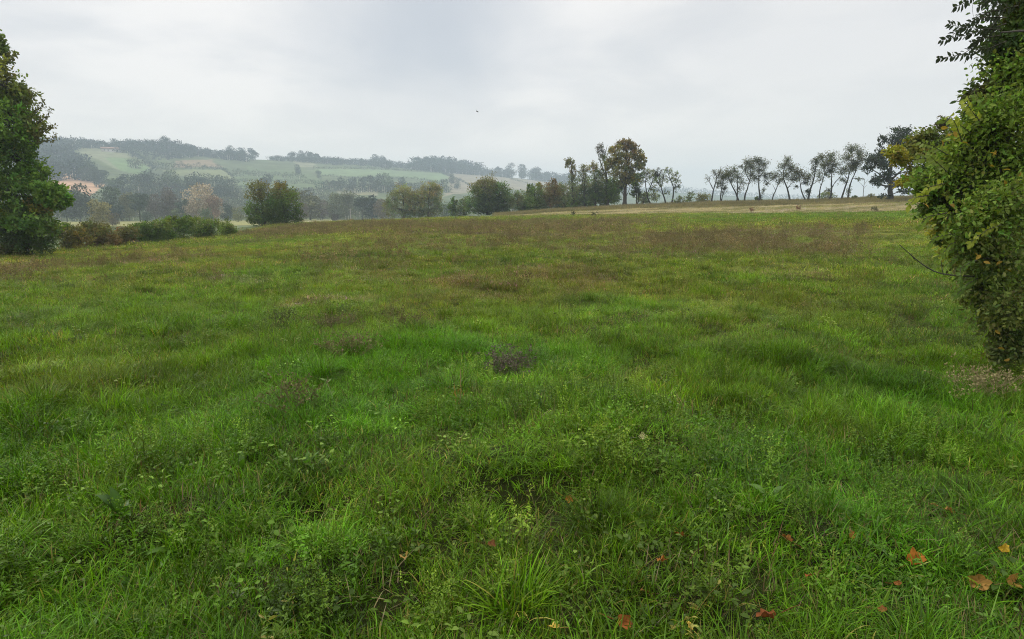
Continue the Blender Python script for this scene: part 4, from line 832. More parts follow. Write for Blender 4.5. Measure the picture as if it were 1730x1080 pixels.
row_tree('tall leaning tree with dense tilted crown near the right end', 1420, 335.5, [([(1420, 336), (1424, 324), (1429, 312), (1433, 300), (1436, 288), (1438, 270)], 3.2, .9), ([(1433, 300), (1426, 292), (1422, 286)], 1.3, .4)], [(1438, 250, 11, 8, AC, 32), (1432, 264, 12, 9, AC, 34), (1442, 276, 10, 9, (.075, .085, .05), 30), (1428, 284, 12, 7, AC, 24), (1424, 302, 8, 5, AC, 12)])
row_tree('tree with leafy trunk leaning right, last at the right end of the row', 1432, 335, [([(1432, 335), (1434, 320), (1436, 308), (1441, 298), (1446, 286), (1450, 272)], 2.8, .8)], [(1452, 256, 10, 10, AC, 30), (1448, 274, 10, 9, AC, 26), (1456, 268, 7, 8, AC, 16), (1440, 282, 8, 7, ACD, 16), (1452, 300, 7, 2.5, AC, 7), (1434, 320, 2.6, 9, AC, 9)])
t = Tree('sapling', 'bare thin sapling standing alone right of the tree row', 'sapling', 1459, 112, bark=(.12, .11, .10))
t.limb([(1458, t.foot), (1459, 318), (1461, 302)], 1.2, .4)
for p in ([(1459, 316), (1454, 309), (1450, 307)], [(1460, 312), (1464, 306), (1467, 303)], [(1459, 320), (1462, 315), (1465, 313)]): t.limb(p, .6, .25, 0, 0, 6, 4)
t.done()
# dark oak at the right end
t = Tree('dark_oak', 'dark bluish green oak right of the tree row, partly behind leaves', 'tree', 1506, 104, bark=(.04, .036, .03)); dy = t.foot - 334
t.limb([(1505, 334 + dy), (1505, 312 + dy), (1503, 285 + dy), (1510, 255 + dy), (1518, 228 + dy)], 9, 2)
for p in ([(1504, 305), (1490, 290), (1474, 282)], [(1503, 290), (1492, 262), (1490, 240)], [(1504, 310), (1488, 306), (1472, 304)], [(1505, 300), (1525, 280), (1545, 270)]): t.limb([(a, b + dy) for a, b in p], 4, 1, 0, rng.normal(0, 1), 8, 5)
DO = (.042, .056, .034)
for px, py, rx, ry, c, k in [(1522, 222, 18, 14, DO, 50), (1514, 240, 14, 14, DO, 40), (1534, 232, 18, 14, DO, 44), (1490, 232, 6, 10, DO, 14), (1488, 250, 8, 10, DO, 20), (1476, 264, 16, 12, DO, 44), (1490, 272, 16, 12, DO, 44), (1466, 278, 10, 8, DO, 16), (1482, 300, 12, 9, DO, 32), (1500, 292, 12, 10, DO, 32), (1510, 306, 10, 9, DO, 22), (1496, 326, 10, 3, DO, 10), (1540, 260, 20, 20, DO, 44), (1550, 290, 20, 18, DO, 36), (1528, 318, 14, 5, DO, 14)]:
    t.lobe(px, py + dy, rx, ry, c, k, 18, .32, .24, twr=.02)
t.done()

# ------------------------------------------------------------------ far trees
def far_unit(mb, nl, leaf, wide=.42, low=.12, col=(1, 1, 1), n=None, gap=1.0):
    """a tree one unit tall"""
    n = n or rng.integers(11, 17)
    tube(mb, np.array([[0, 0, -.05], [.01, 0, .25], [0, .01, .6]]), np.array([.02, .016, .008]), 4, np.array((.8, .7, .6)))
    for k in range(n):
        z = rng.uniform(low + .14, .84); f = math.sqrt(max(0.05, 1 - ((z - .5) / .52) ** 2)); a = rng.uniform(0, 6.283); rr = wide * f * rng.uniform(.2, .75)
        c = np.array([rr * math.cos(a), rr * math.sin(a), z]); R = wide * rng.uniform(.38, .62)
        m = nl // n; d = rand_dirs(m, .2); p = c + d * R * np.array([1, 1, .8]) * (rng.uniform(.4, 1.05, m) ** .5)[:, None]
        p[:, 2] = np.clip(p[:, 2], .01, 1.0)
        cc = np.asarray(col) * rng.uniform(.75, 1.25) * rng.uniform(.75, 1.25, (m, 1)) * np.ones((m, 3))
        leaves(mb, p, rand_dirs(m), unit(d + rng.normal(0, .6, (m, 3))), leaf * rng.uniform(.6, 1.3, m), leaf * .75 * rng.uniform(.6, 1.3, m), cc)
def far_mesh(*a, **k):
    mb = MB(); far_unit(mb, *a, **k); o = mb.build('far_tree', M_FAR, link=False); return o
FAR_R = [far_mesh(2200, .056, .44, .02) for _ in range(5)]               # broad
FAR_T = [far_mesh(1700, .048, .24, .02) for _ in range(3)]          # tall and narrow
FAR_B = [far_mesh(1300, .075, .60, .0) for _ in range(3)]            # bush-like
FAR_C = [far_mesh(1300, .052, .22, .0, n=12) for _ in range(2)]       # pointed
def place_far(name, label, px, r, top, src, col, cat='tree', group=None, sx=1.0):
    x, y, z = at_r(px, r); h = max(zray(px, top, r) - z, 1.5)
    o = src.copy(); o.name = name; COL.objects.link(o); o.location = (x, y, z - .02 * h)
    o.scale = (h * sx, h * sx, h); o.rotation_euler = (0, 0, rng.uniform(0, 6.28)); o.color = (*col, 1)
    tag(o, label, cat, group); return o
B_, Gn, Ol, Ye, Pa, Br, Pu = (.078, .105, .070), (.105, .140, .070), (.17, .175, .085), (.32, .29, .12), (.42, .34, .23), (.18, .15, .095), (.145, .125, .10)  # lightened leaf tones: local valley haze is put into the colour
VG = 'trees in the valley below the far hill'
for px, r, top, src, sx, col, nm, lb in [
    (112, 330, 322, FAR_R[0], .9, B_, 'valley_tree', 'dark bluish tree directly right of the big left tree branches'),
    (134, 320, 309, FAR_R[1], .85, (.07, .085, .06), 'valley_tree', 'dark round tree standing in front of the bare pinkish field'),
    (166, 215, 336, FAR_R[2], .95, Ye, 'valley_tree', 'pale yellow rounded tree above the hedge, brightest in the valley'),
    (184, 330, 316, FAR_R[3], .9, B_, 'valley_tree', 'tall dark tree behind the pale yellow tree'),
    (204, 340, 312, FAR_R[4], .7, Gn, 'valley_tree', 'dark green tree right below the bare pinkish field'),
    (188, 230, 360, FAR_B[0], .9, Br, 'valley_bush', 'dull brown bush at the right foot of the pale yellow tree'),
    (218, 330, 324, FAR_R[0], .8, Ol, 'valley_tree', 'olive tree between two darker ones in the valley'),
    (236, 320, 313, FAR_T[0], 1.2, B_, 'valley_tree', 'narrow dark tree, tallest left of the brownish valley trees'),
    (262, 330, 326, FAR_R[1], .8, Pu, 'valley_tree', 'purplish brown tree, left of two alike in the valley'),
    (284, 330, 316, FAR_R[2], .75, Pu, 'valley_tree', 'purplish brown tree, taller right of two alike in the valley'),
    (248, 300, 357, FAR_B[1], 1.0, B_, 'valley_bush', 'low bluish bush below the purplish valley trees'),
    (298, 290, 348, FAR_C[0], 1.5, (.13, .16, .08), 'valley_bush', 'small light green pointed bush above the hedge'),
    (309, 320, 332, FAR_C[1], 1.3, B_, 'valley_tree', 'small dark pointed tree left of the cream coloured tree'),
    (332, 320, 312, FAR_R[3], .85, Pa, 'valley_tree', 'cream coloured tall tree, left one of the pale pair'),
    (350, 325, 304, FAR_R[4], .85, Pa, 'valley_tree', 'cream and orange tall tree, right and higher one of the pale pair'),
    (362, 320, 330, FAR_R[0], .8, (.28, .18, .11), 'valley_tree', 'orange tinted tree at the right foot of the cream trees'),
    (345, 270, 350, FAR_B[2], .9, Gn, 'valley_bush', 'grey green bush in front of the cream trees'),
    (384, 330, 338, FAR_T[1], 1.5, B_, 'valley_tree', 'dark narrow tree between cream trees and bushy pair'),
    (402, 290, 350, FAR_B[0], .8, (.18, .19, .07), 'valley_bush', 'yellow green bush left of the bushy pair'),
    (482, 300, 305, FAR_R[1], .8, (.055, .09, .05), 'valley_tree', 'dark green tree rising behind the bushy pair'),
    (524, 310, 312, FAR_T[2], 1.6, Ol, 'valley_tree', 'tall pale olive tree right of the bushy pair'),
    (513, 300, 340, FAR_R[2], .9, Br, 'valley_tree', 'dull brown tree low beside the bushy pair'),
    (544, 310, 338, FAR_R[3], .9, Pu, 'valley_tree', 'greyish tree right of the tall pale olive tree'),
    (560, 340, 322, FAR_R[4], .95, (.14, .16, .075), 'valley_tree', 'pale green broad tree left of the white pole'),
    (586, 345, 322, FAR_R[0], 1.0, (.145, .165, .08), 'valley_tree', 'pale green broad tree directly behind the white pole'),
    (566, 280, 360, FAR_B[1], .9, (.07, .065, .05), 'valley_bush', 'low dark bush left of the white pole'),
    (612, 320, 320, FAR_T[0], 1.3, B_, 'valley_tree', 'dark blue green narrow tree right of the white pole'),
    (628, 325, 322, FAR_T[1], 1.4, (.06, .085, .06), 'valley_tree', 'bluish tree just left of the pale olive pair'),
    (645, 300, 335, FAR_R[1], .8, Br, 'valley_tree', 'brownish tree touching the pale olive pair'),
    (752, 260, 338, FAR_B[2], .9, Gn, 'valley_bush', 'low green bush between the pale olive pair and the big round tree')]:
    place_far(nm, lb, px, r, top, src, col, 'bush' if 'bush' in nm else 'tree', VG, sx)
SG = 'single trees on the fields of the far hill'
for px, r, top, src, sx, col, lb in [
    (148, 720, 268, FAR_R[0], .9, B_, 'dark tree in the diagonal hedge, highest of that hedge'), (160, 680, 271, FAR_R[1], .9, B_, 'dark tree in the middle of the diagonal hill hedge'), (173, 640, 284, FAR_R[2], 1.0, B_, 'dark tree low in the diagonal hedge beside the pinkish field'),
    (88, 700, 268, FAR_R[3], 1.1, (.045, .06, .05), 'dark tree above the bare pinkish field, left one'), (96, 690, 270, FAR_R[4], 1.1, (.045, .06, .05), 'dark tree above the bare pinkish field, right one'),
    (199, 560, 293, FAR_T[0], 1.4, Gn, 'greyish tree below the smooth green hill field, left'), (213, 575, 287, FAR_T[1], 1.4, B_, 'dark upright tree below the smooth green hill field'), (250, 600, 289, FAR_R[0], 1.2, B_, 'broad dark tree in the hedge under the hill field, left'),
    (290, 610, 287, FAR_R[1], 1.1, Gn, 'broad green tree in the hedge under the hill field, right'), (338, 560, 296, FAR_R[2], 1.1, B_, 'dark tree behind the top of the cream trees'), (378, 580, 298, FAR_R[3], .9, B_, 'dark small tree on the slope right of the cream trees'),
    (452, 640, 288, FAR_T[2], 1.4, B_, 'small dark tree alone on the slope above the bushy pair'), (506, 900, 276, FAR_R[4], .9, B_, 'tiny dark tree alone on the pale upper field'), (542, 850, 287, FAR_R[0], .8, Gn, 'tiny tree alone at the left end of the long green field'),
    (565, 700, 300, FAR_T[0], 1.2, B_, 'small upright tree left of the field hedge'), (578, 690, 299, FAR_R[1], 1.0, B_, 'round dark tree with a pale gap beneath it'), (597, 700, 295, FAR_C[0], 1.5, B_, 'dark pointed tree, left one in the field hedge'),
    (616, 700, 296, FAR_C[1], 1.6, B_, 'dark pointed tree, right one in the field hedge'), (636, 690, 293, FAR_R[2], 1.1, B_, 'broad dark tree, highest in the field hedge'), (656, 700, 292, FAR_R[3], .9, Gn, 'greyish tree in the field hedge above the pale olive pair'),
    (680, 720, 297, FAR_R[4], .9, B_, 'small round tree at the right end of the field hedge'), (763, 900, 290, FAR_C[0], 1.2, B_, 'thin pointed tree alone between pale fields'), (773, 820, 302, FAR_B[0], .6, B_, 'low bush beside the pointed tree between pale fields')]:
    place_far('hill_tree', lb, px, r, top, src, col, 'tree', SG, sx)
RD = (.034, .052, .042)
for px, r, top, src, sx, lb in [
    (500, 1110, 256, FAR_R[0], 1.0, 'round dark tree alone on the ridge line'), (516, 1120, 254, FAR_R[1], 1.0, 'taller tree of the ridge, right next to the round lone one'), (527, 1120, 255, FAR_R[2], 1.0, 'broad ridge tree right of a taller one'), (541, 1130, 255, FAR_T[0], 1.4, 'thin spiky tree rising from the ridge hedge'),
    (434, 1090, 247, FAR_T[1], 1.6, 'thin tree with a knob top on the bare ridge'), (396, 1085, 246, FAR_R[3], .9, 'tall dark ridge tree, left of a tight pair'), (414, 1085, 248, FAR_R[4], .9, 'tall dark ridge tree, right of a tight pair'), (361, 1075, 247, FAR_T[2], 1.5, 'upright ridge tree between the long wood and the tight pair'),
    (292, 1060, 230, FAR_R[0], .8, 'arched open crowned tree, highest on the ridge'), (637, 1190, 260, FAR_R[1], 1.0, 'highest tree of the long ridge hedge'), (651, 1190, 263, FAR_R[2], 1.0, 'second highest tree of the long ridge hedge'), (842, 1290, 279, FAR_C[1], 1.6, 'small pointed tree left of the huge dark ridge tree'),
    (862, 1290, 275, FAR_R[3], 1.0, 'left half of the huge dark ridge tree block'), (880, 1290, 275, FAR_R[4], 1.05, 'right half of the huge dark ridge tree block'), (905, 1310, 282, FAR_R[0], 1.1, 'round ridge tree right of the huge dark block')]:
    place_far('ridge_tree', lb, px, r, top, src, RD, 'tree', 'single trees along the ridge', sx)
def wood(name, label, cat, rows, nl=230, leaf=.13, col=RD, colv=.3):
    mb = MB()
    for px0, px1, r, t0, t1, n, wd in rows:
        for i in range(n):
            f = (i + rng.uniform(.1, .9)) / n; px = px0 + (px1 - px0) * f; rr = r * rng.uniform(.975, 1.025)
            x, y, z = at_r(px, rr); h = zray(px, t0 + (t1 - t0) * f, rr) - z; h = max(h, rr * .006) * rng.uniform(.72, 1.12)
            sub = MB(); far_unit(sub, nl, leaf, wd, -.1, np.asarray(col) * rng.uniform(1 - colv, 1 + colv) * (1 + rng.normal(0, .08, 3)), n=9)
            V, Fs, C = sub.data(); a = rng.uniform(0, 6.28); R2 = np.array([[math.cos(a), -math.sin(a), 0], [math.sin(a), math.cos(a), 0], [0, 0, 1]])
            mb.add((V @ R2.T) * h + np.array([x, y, z - .03 * h]), Fs, C)
    return tag(mb.build(name, M_FAR), label, cat, kind='stuff')
wood('ridge_wood', 'bluish wood along the left part of the ridge', 'wood', [(60, 142, 1000, 236, 232, 37, 0.68), (60, 130, 900, 246, 246, 23, 0.68), (100, 150, 800, 256, 262, 17, 0.68), (128, 178, 705, 266, 290, 18, 0.68), (150, 206, 1040, 231, 243, 27, 0.68), (206, 330, 1055, 236, 240, 74, 0.68), (212, 330, 1000, 246, 254, 44, 0.68), (325, 372, 1075, 243, 256, 23, 0.68), (370, 425, 1080, 255, 252, 23, 0.68), (230, 300, 950, 268, 268, 20, 0.68)])
wood('ridge_hedge', 'dark tree belt along the right part of the ridge', 'wood', [(462, 580, 1140, 263, 266, 68, 0.74), (540, 660, 1170, 266, 270, 68, 0.74), (655, 712, 1210, 271, 276, 30, 0.74), (706, 765, 1230, 266, 267, 40, 0.74), (762, 812, 1260, 270, 276, 30, 0.74), (808, 865, 1290, 283, 287, 30, 0.74), (895, 962, 1330, 287, 294, 30, 0.74), (945, 1130, 1680, 312, 316, 68, 0.81)])
wood('far_wood', 'faint blue wood on the farthest hill behind the tree row', 'wood', [(1120, 1260, 1880, 311, 324, 34, .6), (1240, 1420, 1920, 323, 331, 40, .6), (1120, 1260, 1700, 326, 334, 26, .6), (1280, 1460, 1700, 334, 340, 30, .6), (1120, 1400, 1300, 338, 344, 30, .7)], 110, .13)
wood('hillside_scrub', 'mottled green scrub covering the middle of the far hill', 'scrub', [(375, 560, 640, 316, 318, 46, .7), (390, 560, 760, 300, 304, 44, .7), (400, 520, 860, 285, 292, 30, .7), (440, 600, 560, 328, 330, 44, .7), (185, 420, 540, 322, 326, 70, .7), (230, 400, 600, 305, 310, 50, .7), (420, 640, 480, 340, 344, 60, .7), (180, 330, 650, 297, 299, 22, .7), (335, 400, 690, 291, 300, 16, .7), (545, 700, 690, 304, 306, 40, .6), (690, 760, 760, 306, 302, 12, .6), (300, 380, 900, 281, 283, 20, .6), (225, 300, 870, 264, 276, 20, .6)], 130, .13, (.085, .105, .055), .4)
wood('valley_wood', 'hazy mixed wood at the foot of the far hill', 'wood', [(60, 240, 390, 344, 342, 30, .6), (230, 420, 380, 348, 348, 30, .6), (400, 660, 390, 346, 344, 50, .6), (640, 780, 380, 347, 347, 24, .6), (60, 400, 350, 360, 360, 40, .7), (490, 660, 345, 358, 358, 30, .7), (150, 420, 450, 334, 334, 30, .6), (420, 660, 450, 334, 334, 40, .6), (860, 1000, 420, 346, 346, 20, .6)], 420, .075, (.165, .18, .11), .5)  # leaf colour made paler, haze at the hill foot painted in

def hedgerow(label, pts, h0, h1, step=5.0, col=(.05, .072, .045)):
    Q = np.array([ground_at(px, py, 400, 2000)[:2] for px, py in pts]); mb = MB(); dl = np.r_[0, np.cumsum(np.hypot(*np.diff(Q, axis=0).T))]
    for t in np.arange(0, dl[-1], step):
        x, y = np.interp(t, dl, Q[:, 0]) + rng.normal(0, .8), np.interp(t, dl, Q[:, 1]) + rng.normal(0, .8); h = rng.uniform(h0, h1); sub = MB()
        far_unit(sub, 60, .2, .75, -.1, np.asarray(col) * rng.uniform(.7, 1.3), n=5); V, Fs, C = sub.data(); mb.add(V * h + np.array([x, y, gz(x, y) - .1 * h]), Fs, C)
    tag(mb.build('hedgerow', M_FAR), label, 'hedge', 'hedgerows between the fields of the far hill')
hedgerow('hedgerow curving under the tan field of the left hill', [(285, 280), (320, 286), (376, 286), (394, 300)], 3, 5)
hedgerow('hedgerow along the right edge of the smooth green hill field', [(212, 251), (240, 270), (262, 286), (240, 297)], 3, 6)
hedgerow('long hedgerow under the ridge tree belt in the centre', [(530, 285), (640, 287), (745, 292), (765, 300)], 3, 5)
hedgerow('diagonal hedgerow between the green and tan fields near the centre', [(745, 293), (775, 304), (800, 318)], 2, 4)
hedgerow('hedgerow across the tan field right of the centre', [(862, 303), (900, 312), (925, 319)], 2, 4)
hedgerow('hedgerow at the lower edge of the long green field', [(545, 298), (610, 302), (700, 303), (750, 312)], 3, 5)
hedgerow('hedgerow at the lower edge of the small tan valley field', [(232, 334), (290, 332), (340, 328)], 3, 5)
hedgerow('short hedgerow across the mottled slope above the bushy pair', [(400, 318), (470, 328), (545, 322)], 3, 5)

# farmhouse on the ridge, pole in the valley, bird
M_WALL, M_ROOF, M_POLE, M_BIRD = plain_mat('pale_render', (.62, .58, .52)), plain_mat('weathered_roof', (.30, .17, .12)), plain_mat('grey_wood', (.36, .35, .32)), plain_mat('dark_plumage', (.06, .06, .065))
x, y, z = at_r(200, 985); fr = empty('farmhouse', (x, y, z)); fr.rotation_euler = (0, 0, math.radians(30)); tag(fr, 'pale low farmhouse with reddish roof beside the ridge wood', 'house')
mb = MB(); w_, d_, h_ = 11, 4, 3.2
mb.add([(-w_, -d_, -1), (w_, -d_, -1), (w_, d_, -1), (-w_, d_, -1), (-w_, -d_, h_), (w_, -d_, h_), (w_, d_, h_), (-w_, d_, h_), (-w_, 0, h_ + 2.2), (w_, 0, h_ + 2.2)], [[(0, 1, 5, 4), (1, 2, 6, 5), (2, 3, 7, 6), (3, 0, 4, 7)], [(5, 6, 9), (7, 4, 8)]], (1, 1, 1)); mb.build('wall', M_WALL, fr)
mb = MB(); e = .6
mb.add([(-w_ - e, -d_ - e, h_ - .3), (w_ + e, -d_ - e, h_ - .3), (w_ + e, 0, h_ + 2.35), (-w_ - e, 0, h_ + 2.35), (w_ + e, d_ + e, h_ - .3), (-w_ - e, d_ + e, h_ - .3), (-w_ - e, 0, h_ + 2.6), (w_ + e, 0, h_ + 2.6)], [[(0, 1, 2, 3), (3, 2, 4, 5), (1, 0, 6, 7), (4, 7, 6, 5)]], (1, 1, 1)); mb.build('roof', M_ROOF, fr)
for k in (-7, -3, 2, 7):
    mb = MB(); mb.add([(k - .6, -d_ - .03, .9), (k + .6, -d_ - .03, .9), (k + .6, -d_ - .03, 2.3), (k - .6, -d_ - .03, 2.3), (k - .6, -d_ + .05, .9), (k + .6, -d_ + .05, .9), (k + .6, -d_ + .05, 2.3), (k - .6, -d_ + .05, 2.3)], [[(0, 1, 2, 3), (0, 3, 7, 4), (1, 5, 6, 2), (3, 2, 6, 7), (0, 4, 5, 1)]], (1, 1, 1)); mb.build('window', M_BIRD, fr)
x, y, z = at_r(592, 262); mb = MB(); hh = zray(592, 352, 262) - z
tube(mb, np.array([(0, 0, -.3), (0.02, 0, hh * .5), (0, 0, hh)]), np.array([.16, .13, .10]), 8); tube(mb, np.array([(-.5, 0, hh * .92), (0, 0, hh * .92), (.5, 0, hh * .92)]), np.array([.06, .06, .06]), 5)
o = mb.build('utility_pole', M_POLE, smooth=True); o.location = (x, y, z); tag(o, 'slim whitish pole standing in front of pale green valley trees', 'pole')
dx, dy, dz = ray(806, 189); mb = MB(); rb = 110.0
tube(mb, np.array([(0, -.22, 0), (0, -.12, .02), (0, .02, .02), (0, .14, .03), (0, .22, .04), (0, .26, .03)]), np.array([.015, .05, .07, .055, .035, .01]), 8)
for s in (-1, 1):
    mb.add([(0, -.06, .05), (0, .08, .05), (s * .24, .12, .20), (s * .22, -.03, .18), (s * .52, .0, .16), (s * .24, .12, .215), (s * .22, -.03, .195)], [[(0, 1, 2, 3)], [(3, 2, 4), (5, 6, 4)]], (1, 1, 1))
mb.add([(-.03, -.2, .0), (.03, -.2, .0), (.06, -.36, 0), (-.06, -.36, 0), (0, -.30, .02)], [[(0, 1, 2, 3)], [(0, 4, 1)]], (1, 1, 1))
o = mb.build('bird', M_BIRD); o.location = (dx * rb, dy * rb, EYE + dz * rb); o.rotation_euler = (.2, -.5, 2.3); tag(o, 'tiny dark bird flying in the open sky', 'bird')

# ------------------------------------------------------------------ near trees on the right
t = Tree('yellowing_tree', 'yellow green tree behind the near bush, with yellow leaf sprays over the stubble', 'tree', 1625, 19)
dy = 0
t.limb([(1625, t.foot), (1622, 350), (1612, 290), (1600, 240)], 10, 2)
for p in ([(1620, 330), (1580, 290), (1530, 268)], [(1620, 345), (1570, 315), (1520, 306)], [(1612, 290), (1590, 250), (1560, 232)], [(1615, 300), (1640, 250), (1650, 215)]): t.limb(p, 4, 1, 0, rng.normal(0, .4), 8, 5)
YG = (.20, .205, .045); YL = (.30, .27, .04)
for px, py, rx, ry, c, k in [(1512, 258, 16, 12, YL, 34), (1524, 270, 18, 9, YL, 26), (1546, 246, 20, 16, YG, 40), (1562, 232, 16, 14, YG, 28), (1584, 236, 26, 20, (.12, .14, .035), 50), (1560, 262, 24, 18, YG, 50), (1596, 264, 26, 22, G_M, 54), (1532, 306, 20, 9, YL, 30), (1552, 298, 18, 12, YG, 30), (1580, 292, 26, 18, G_M, 44), (1596, 210, 16, 12, (.10, .09, .06), 14), (1612, 222, 18, 18, (.10, .095, .05), 24), (1640, 240, 30, 30, G_M, 50), (1640, 300, 36, 36, G_D, 60), (1690, 260, 40, 60, G_D, 50), (1562, 322, 8, 8, G_D, 8), (1600, 335, 26, 16, G_D, 26)]:
    t.lobe(px, py, rx, ry, c, k, 15, .095, .26, rich=True, sw=.005, shell=.2, droop=.3)
t.done()
NSP = []
def spray(t, pts, d, n=16, ll=.058, ww=.024, colr=(.035, .045, .025)):      # twig with leaves in two rows
    P = t.limb(pts, 1.6, .5, d, d - .15, 16, 4); u = np.linspace(.08, 1, n)
    for s in (-1, 1):
        C = np.stack([np.interp(u + .02 * s, np.linspace(0, 1, 16), P[:, k]) for k in range(3)], 1); T = unit(np.gradient(C, axis=0))
        side = unit(np.cross(T, np.array([0, 1., .25]))) * s
        leaves(t.leaf, C, T * .75 + side * .75 + rng.normal(0, .22, C.shape) + np.array([0, 0, -.30]), np.array([0, -1., .35]) + rng.normal(0, .5, C.shape), ll * rng.uniform(.7, 1.15, n), ww * rng.uniform(.8, 1.2, n), np.array(colr) * rng.uniform(.8, 1.2, (n, 1)), True)
t = Tree('near_bush', 'large near bush with green and yellow leaves at the right edge', 'bush', 1740, 7.4)
f = t.foot
for p in ([(1740, f), (1725, 480), (1700, 340), (1690, 230)], [(1742, f), (1720, 500), (1670, 420), (1620, 330)], [(1738, f), (1750, 450), (1770, 300), (1760, 180)], [(1744, f), (1800, 480), (1850, 350)], [(1740, f), (1725, 560), (1700, 520), (1680, 500)]): t.limb(p, 5, 1.6, .7, 1.1 + rng.normal(0, .1), 14, 7)
t.limb([(1745, 452), (1680, 462), (1640, 468), (1590, 464), (1560, 450), (1520, 414)], 4, 1.0, -.1, -.9, 18, 6)
t.limb([(1594, 465), (1591, 452), (1590, 440)], 1.6, .6, -.7, -.75, 6, 4); t.limb([(1545, 438), (1540, 432), (1541, 426)], 1.4, .5, -.8, -.85, 6, 4)
NG, ND, NY, NB = (.175, .245, .042), (.105, .165, .034), (.27, .30, .045), (.165, .205, .050)
for px, py, rx, ry, c, k in [(1690, 200, 50, 40, NG, 70), (1660, 240, 40, 34, NG, 60), (1620, 265, 34, 28, NG, 48), (1640, 222, 26, 22, NY, 24), (1700, 270, 54, 44, NG, 80), (1600, 300, 44, 30, NG, 60), (1572, 318, 26, 18, NG, 26), (1650, 320, 56, 40, ND, 80), (1720, 350, 60, 50, ND, 70), (1610, 350, 44, 28, ND, 46), (1660, 390, 54, 36, NG, 66), (1600, 385, 26, 22, NY, 22), (1640, 425, 40, 28, NY, 44), (1700, 430, 50, 44, NB, 66),
                             (1660, 460, 38, 30, NB, 44), (1690, 500, 44, 40, NB, 56), (1650, 500, 24, 22, NB, 18), (1720, 545, 44, 40, (.13, .165, .045), 50), (1680, 548, 28, 20, (.13, .15, .045), 18), (1760, 250, 70, 80, NG, 60), (1790, 400, 70, 90, ND, 60), (1780, 540, 60, 50, NB, 40), (1575, 350, 20, 14, ND, 14), (1590, 404, 14, 8, NB, 8), (1730, 120, 60, 50, NG, 50), (1716, 590, 40, 30, (.13, .17, .05), 40), (1760, 600, 50, 40, NB, 40), (1690, 598, 20, 16, (.14, .15, .05), 14), (1700, 400, 60, 60, NG, 50)]:
    t.lobe(px, py, rx, ry, c, int(k * 2.1), 15, .047, .33, rich=True, sw=.0035, shell=.10, droop=.35, wl=.56, up=.3, colvar=.38, fly=.28)
for px, py in ((1614, 247), (1604, 230), (1690, 262), (1716, 292), (1580, 355), (1695, 455), (1690, 590), (1645, 430)):
    C = t.pt(px, py, -.55) + rng.normal(0, .05, (3, 3)); leaves(t.leaf, C, rand_dirs(3) * .7 + np.array([.2, -.2, -.5]), rand_dirs(3) + np.array([0, -.8, .5]), .055, .032, np.array((.40, .26, .04)) * rng.uniform(.5, 1.1, (3, 1)), True)
for px, py, rx, ry, c, k in [(1652, 372, 50, 34, NG, 60), (1682, 440, 44, 40, NB, 60), (1690, 345, 40, 40, NG, 50), (1640, 410, 34, 26, NB, 34), (1700, 520, 34, 36, NB, 44)]:
    t.lobe(px, py, rx, ry, c, int(k * 1.8), 15, .047, .33, d=-.45, rich=True, sw=.003, shell=.1, droop=.35, wl=.56, colvar=.38, fly=.28, branch=False)
for a, b in [((1640, 225), (1592, 203)), ((1602, 262), (1556, 240)), ((1580, 300), (1532, 312)), ((1570, 330), (1534, 348)), ((1600, 360), (1552, 384)), ((1612, 395), (1566, 418)), ((1640, 420), (1604, 446)), ((1652, 470), (1612, 502)), ((1662, 520), (1628, 556)), ((1682, 545), (1652, 580)),
             ((1625, 240), (1606, 196)), ((1655, 205), (1628, 170)), ((1590, 275), (1548, 270)), ((1610, 345), (1570, 366)), ((1630, 405), (1590, 432)), ((1650, 440), (1622, 476)), ((1675, 200), (1650, 160)), ((1595, 310), (1560, 334)), ((1668, 490), (1640, 530)), ((1600, 290), (1570, 262)), ((1640, 300), (1600, 330)), ((1690, 380), (1640, 410)), ((1700, 300), (1650, 330))]:
    m = ((a[0] + b[0]) / 2 + rng.normal(0, 5), (a[1] + b[1]) / 2 - 6); NSP.append((a, m, b))
for a, m, b in NSP: spray(t, [a, m, b], rng.uniform(-.75, .1), 9, .056, .031, (NG, NG, NB, ND, NY)[rng.integers(5)])
t.done(trunk='stems')
t = Tree('overhanging_tree', 'dark leaved tree reaching in from the top right corner', 'tree', 1860, 8.2)
f = t.foot
t.limb([(1860, f), (1855, 350), (1840, 150), (1830, -60)], 34, 14)
for p in ([(1850, 200), (1780, 120), (1710, 90)], [(1845, 120), (1760, 50), (1690, 55)], [(1840, 60), (1770, 10), (1700, 15)], [(1850, 260), (1780, 180), (1690, 170)], [(1835, -20), (1760, -60), (1680, -70)]): t.limb(p, 9, 2, 0, rng.normal(0, .4), 12, 6)
OD = (.075, .115, .036)
for px, py, rx, ry, c, k in [(1690, 165, 44, 32, OD, 60), (1660, 160, 26, 24, (.09, .095, .04), 24), (1660, 195, 30, 20, OD, 34), (1710, 110, 40, 36, OD, 60), (1720, 50, 36, 40, ND, 50), (1690, 75, 26, 24, OD, 26), (1760, 130, 60, 60, OD, 50), (1780, 40, 60, 60, ND, 50), (1700, -20, 50, 36, OD, 36), (1780, -70, 80, 50, OD, 40), (1820, 200, 60, 80, OD, 40), (1716, 20, 22, 20, (.14, .13, .03), 12)]:
    t.lobe(px, py, rx, ry, c, int(k * 1.5), 15, .056, .33, rich=True, sw=.003, shell=.15, droop=.2, wl=.5, fly=.2)
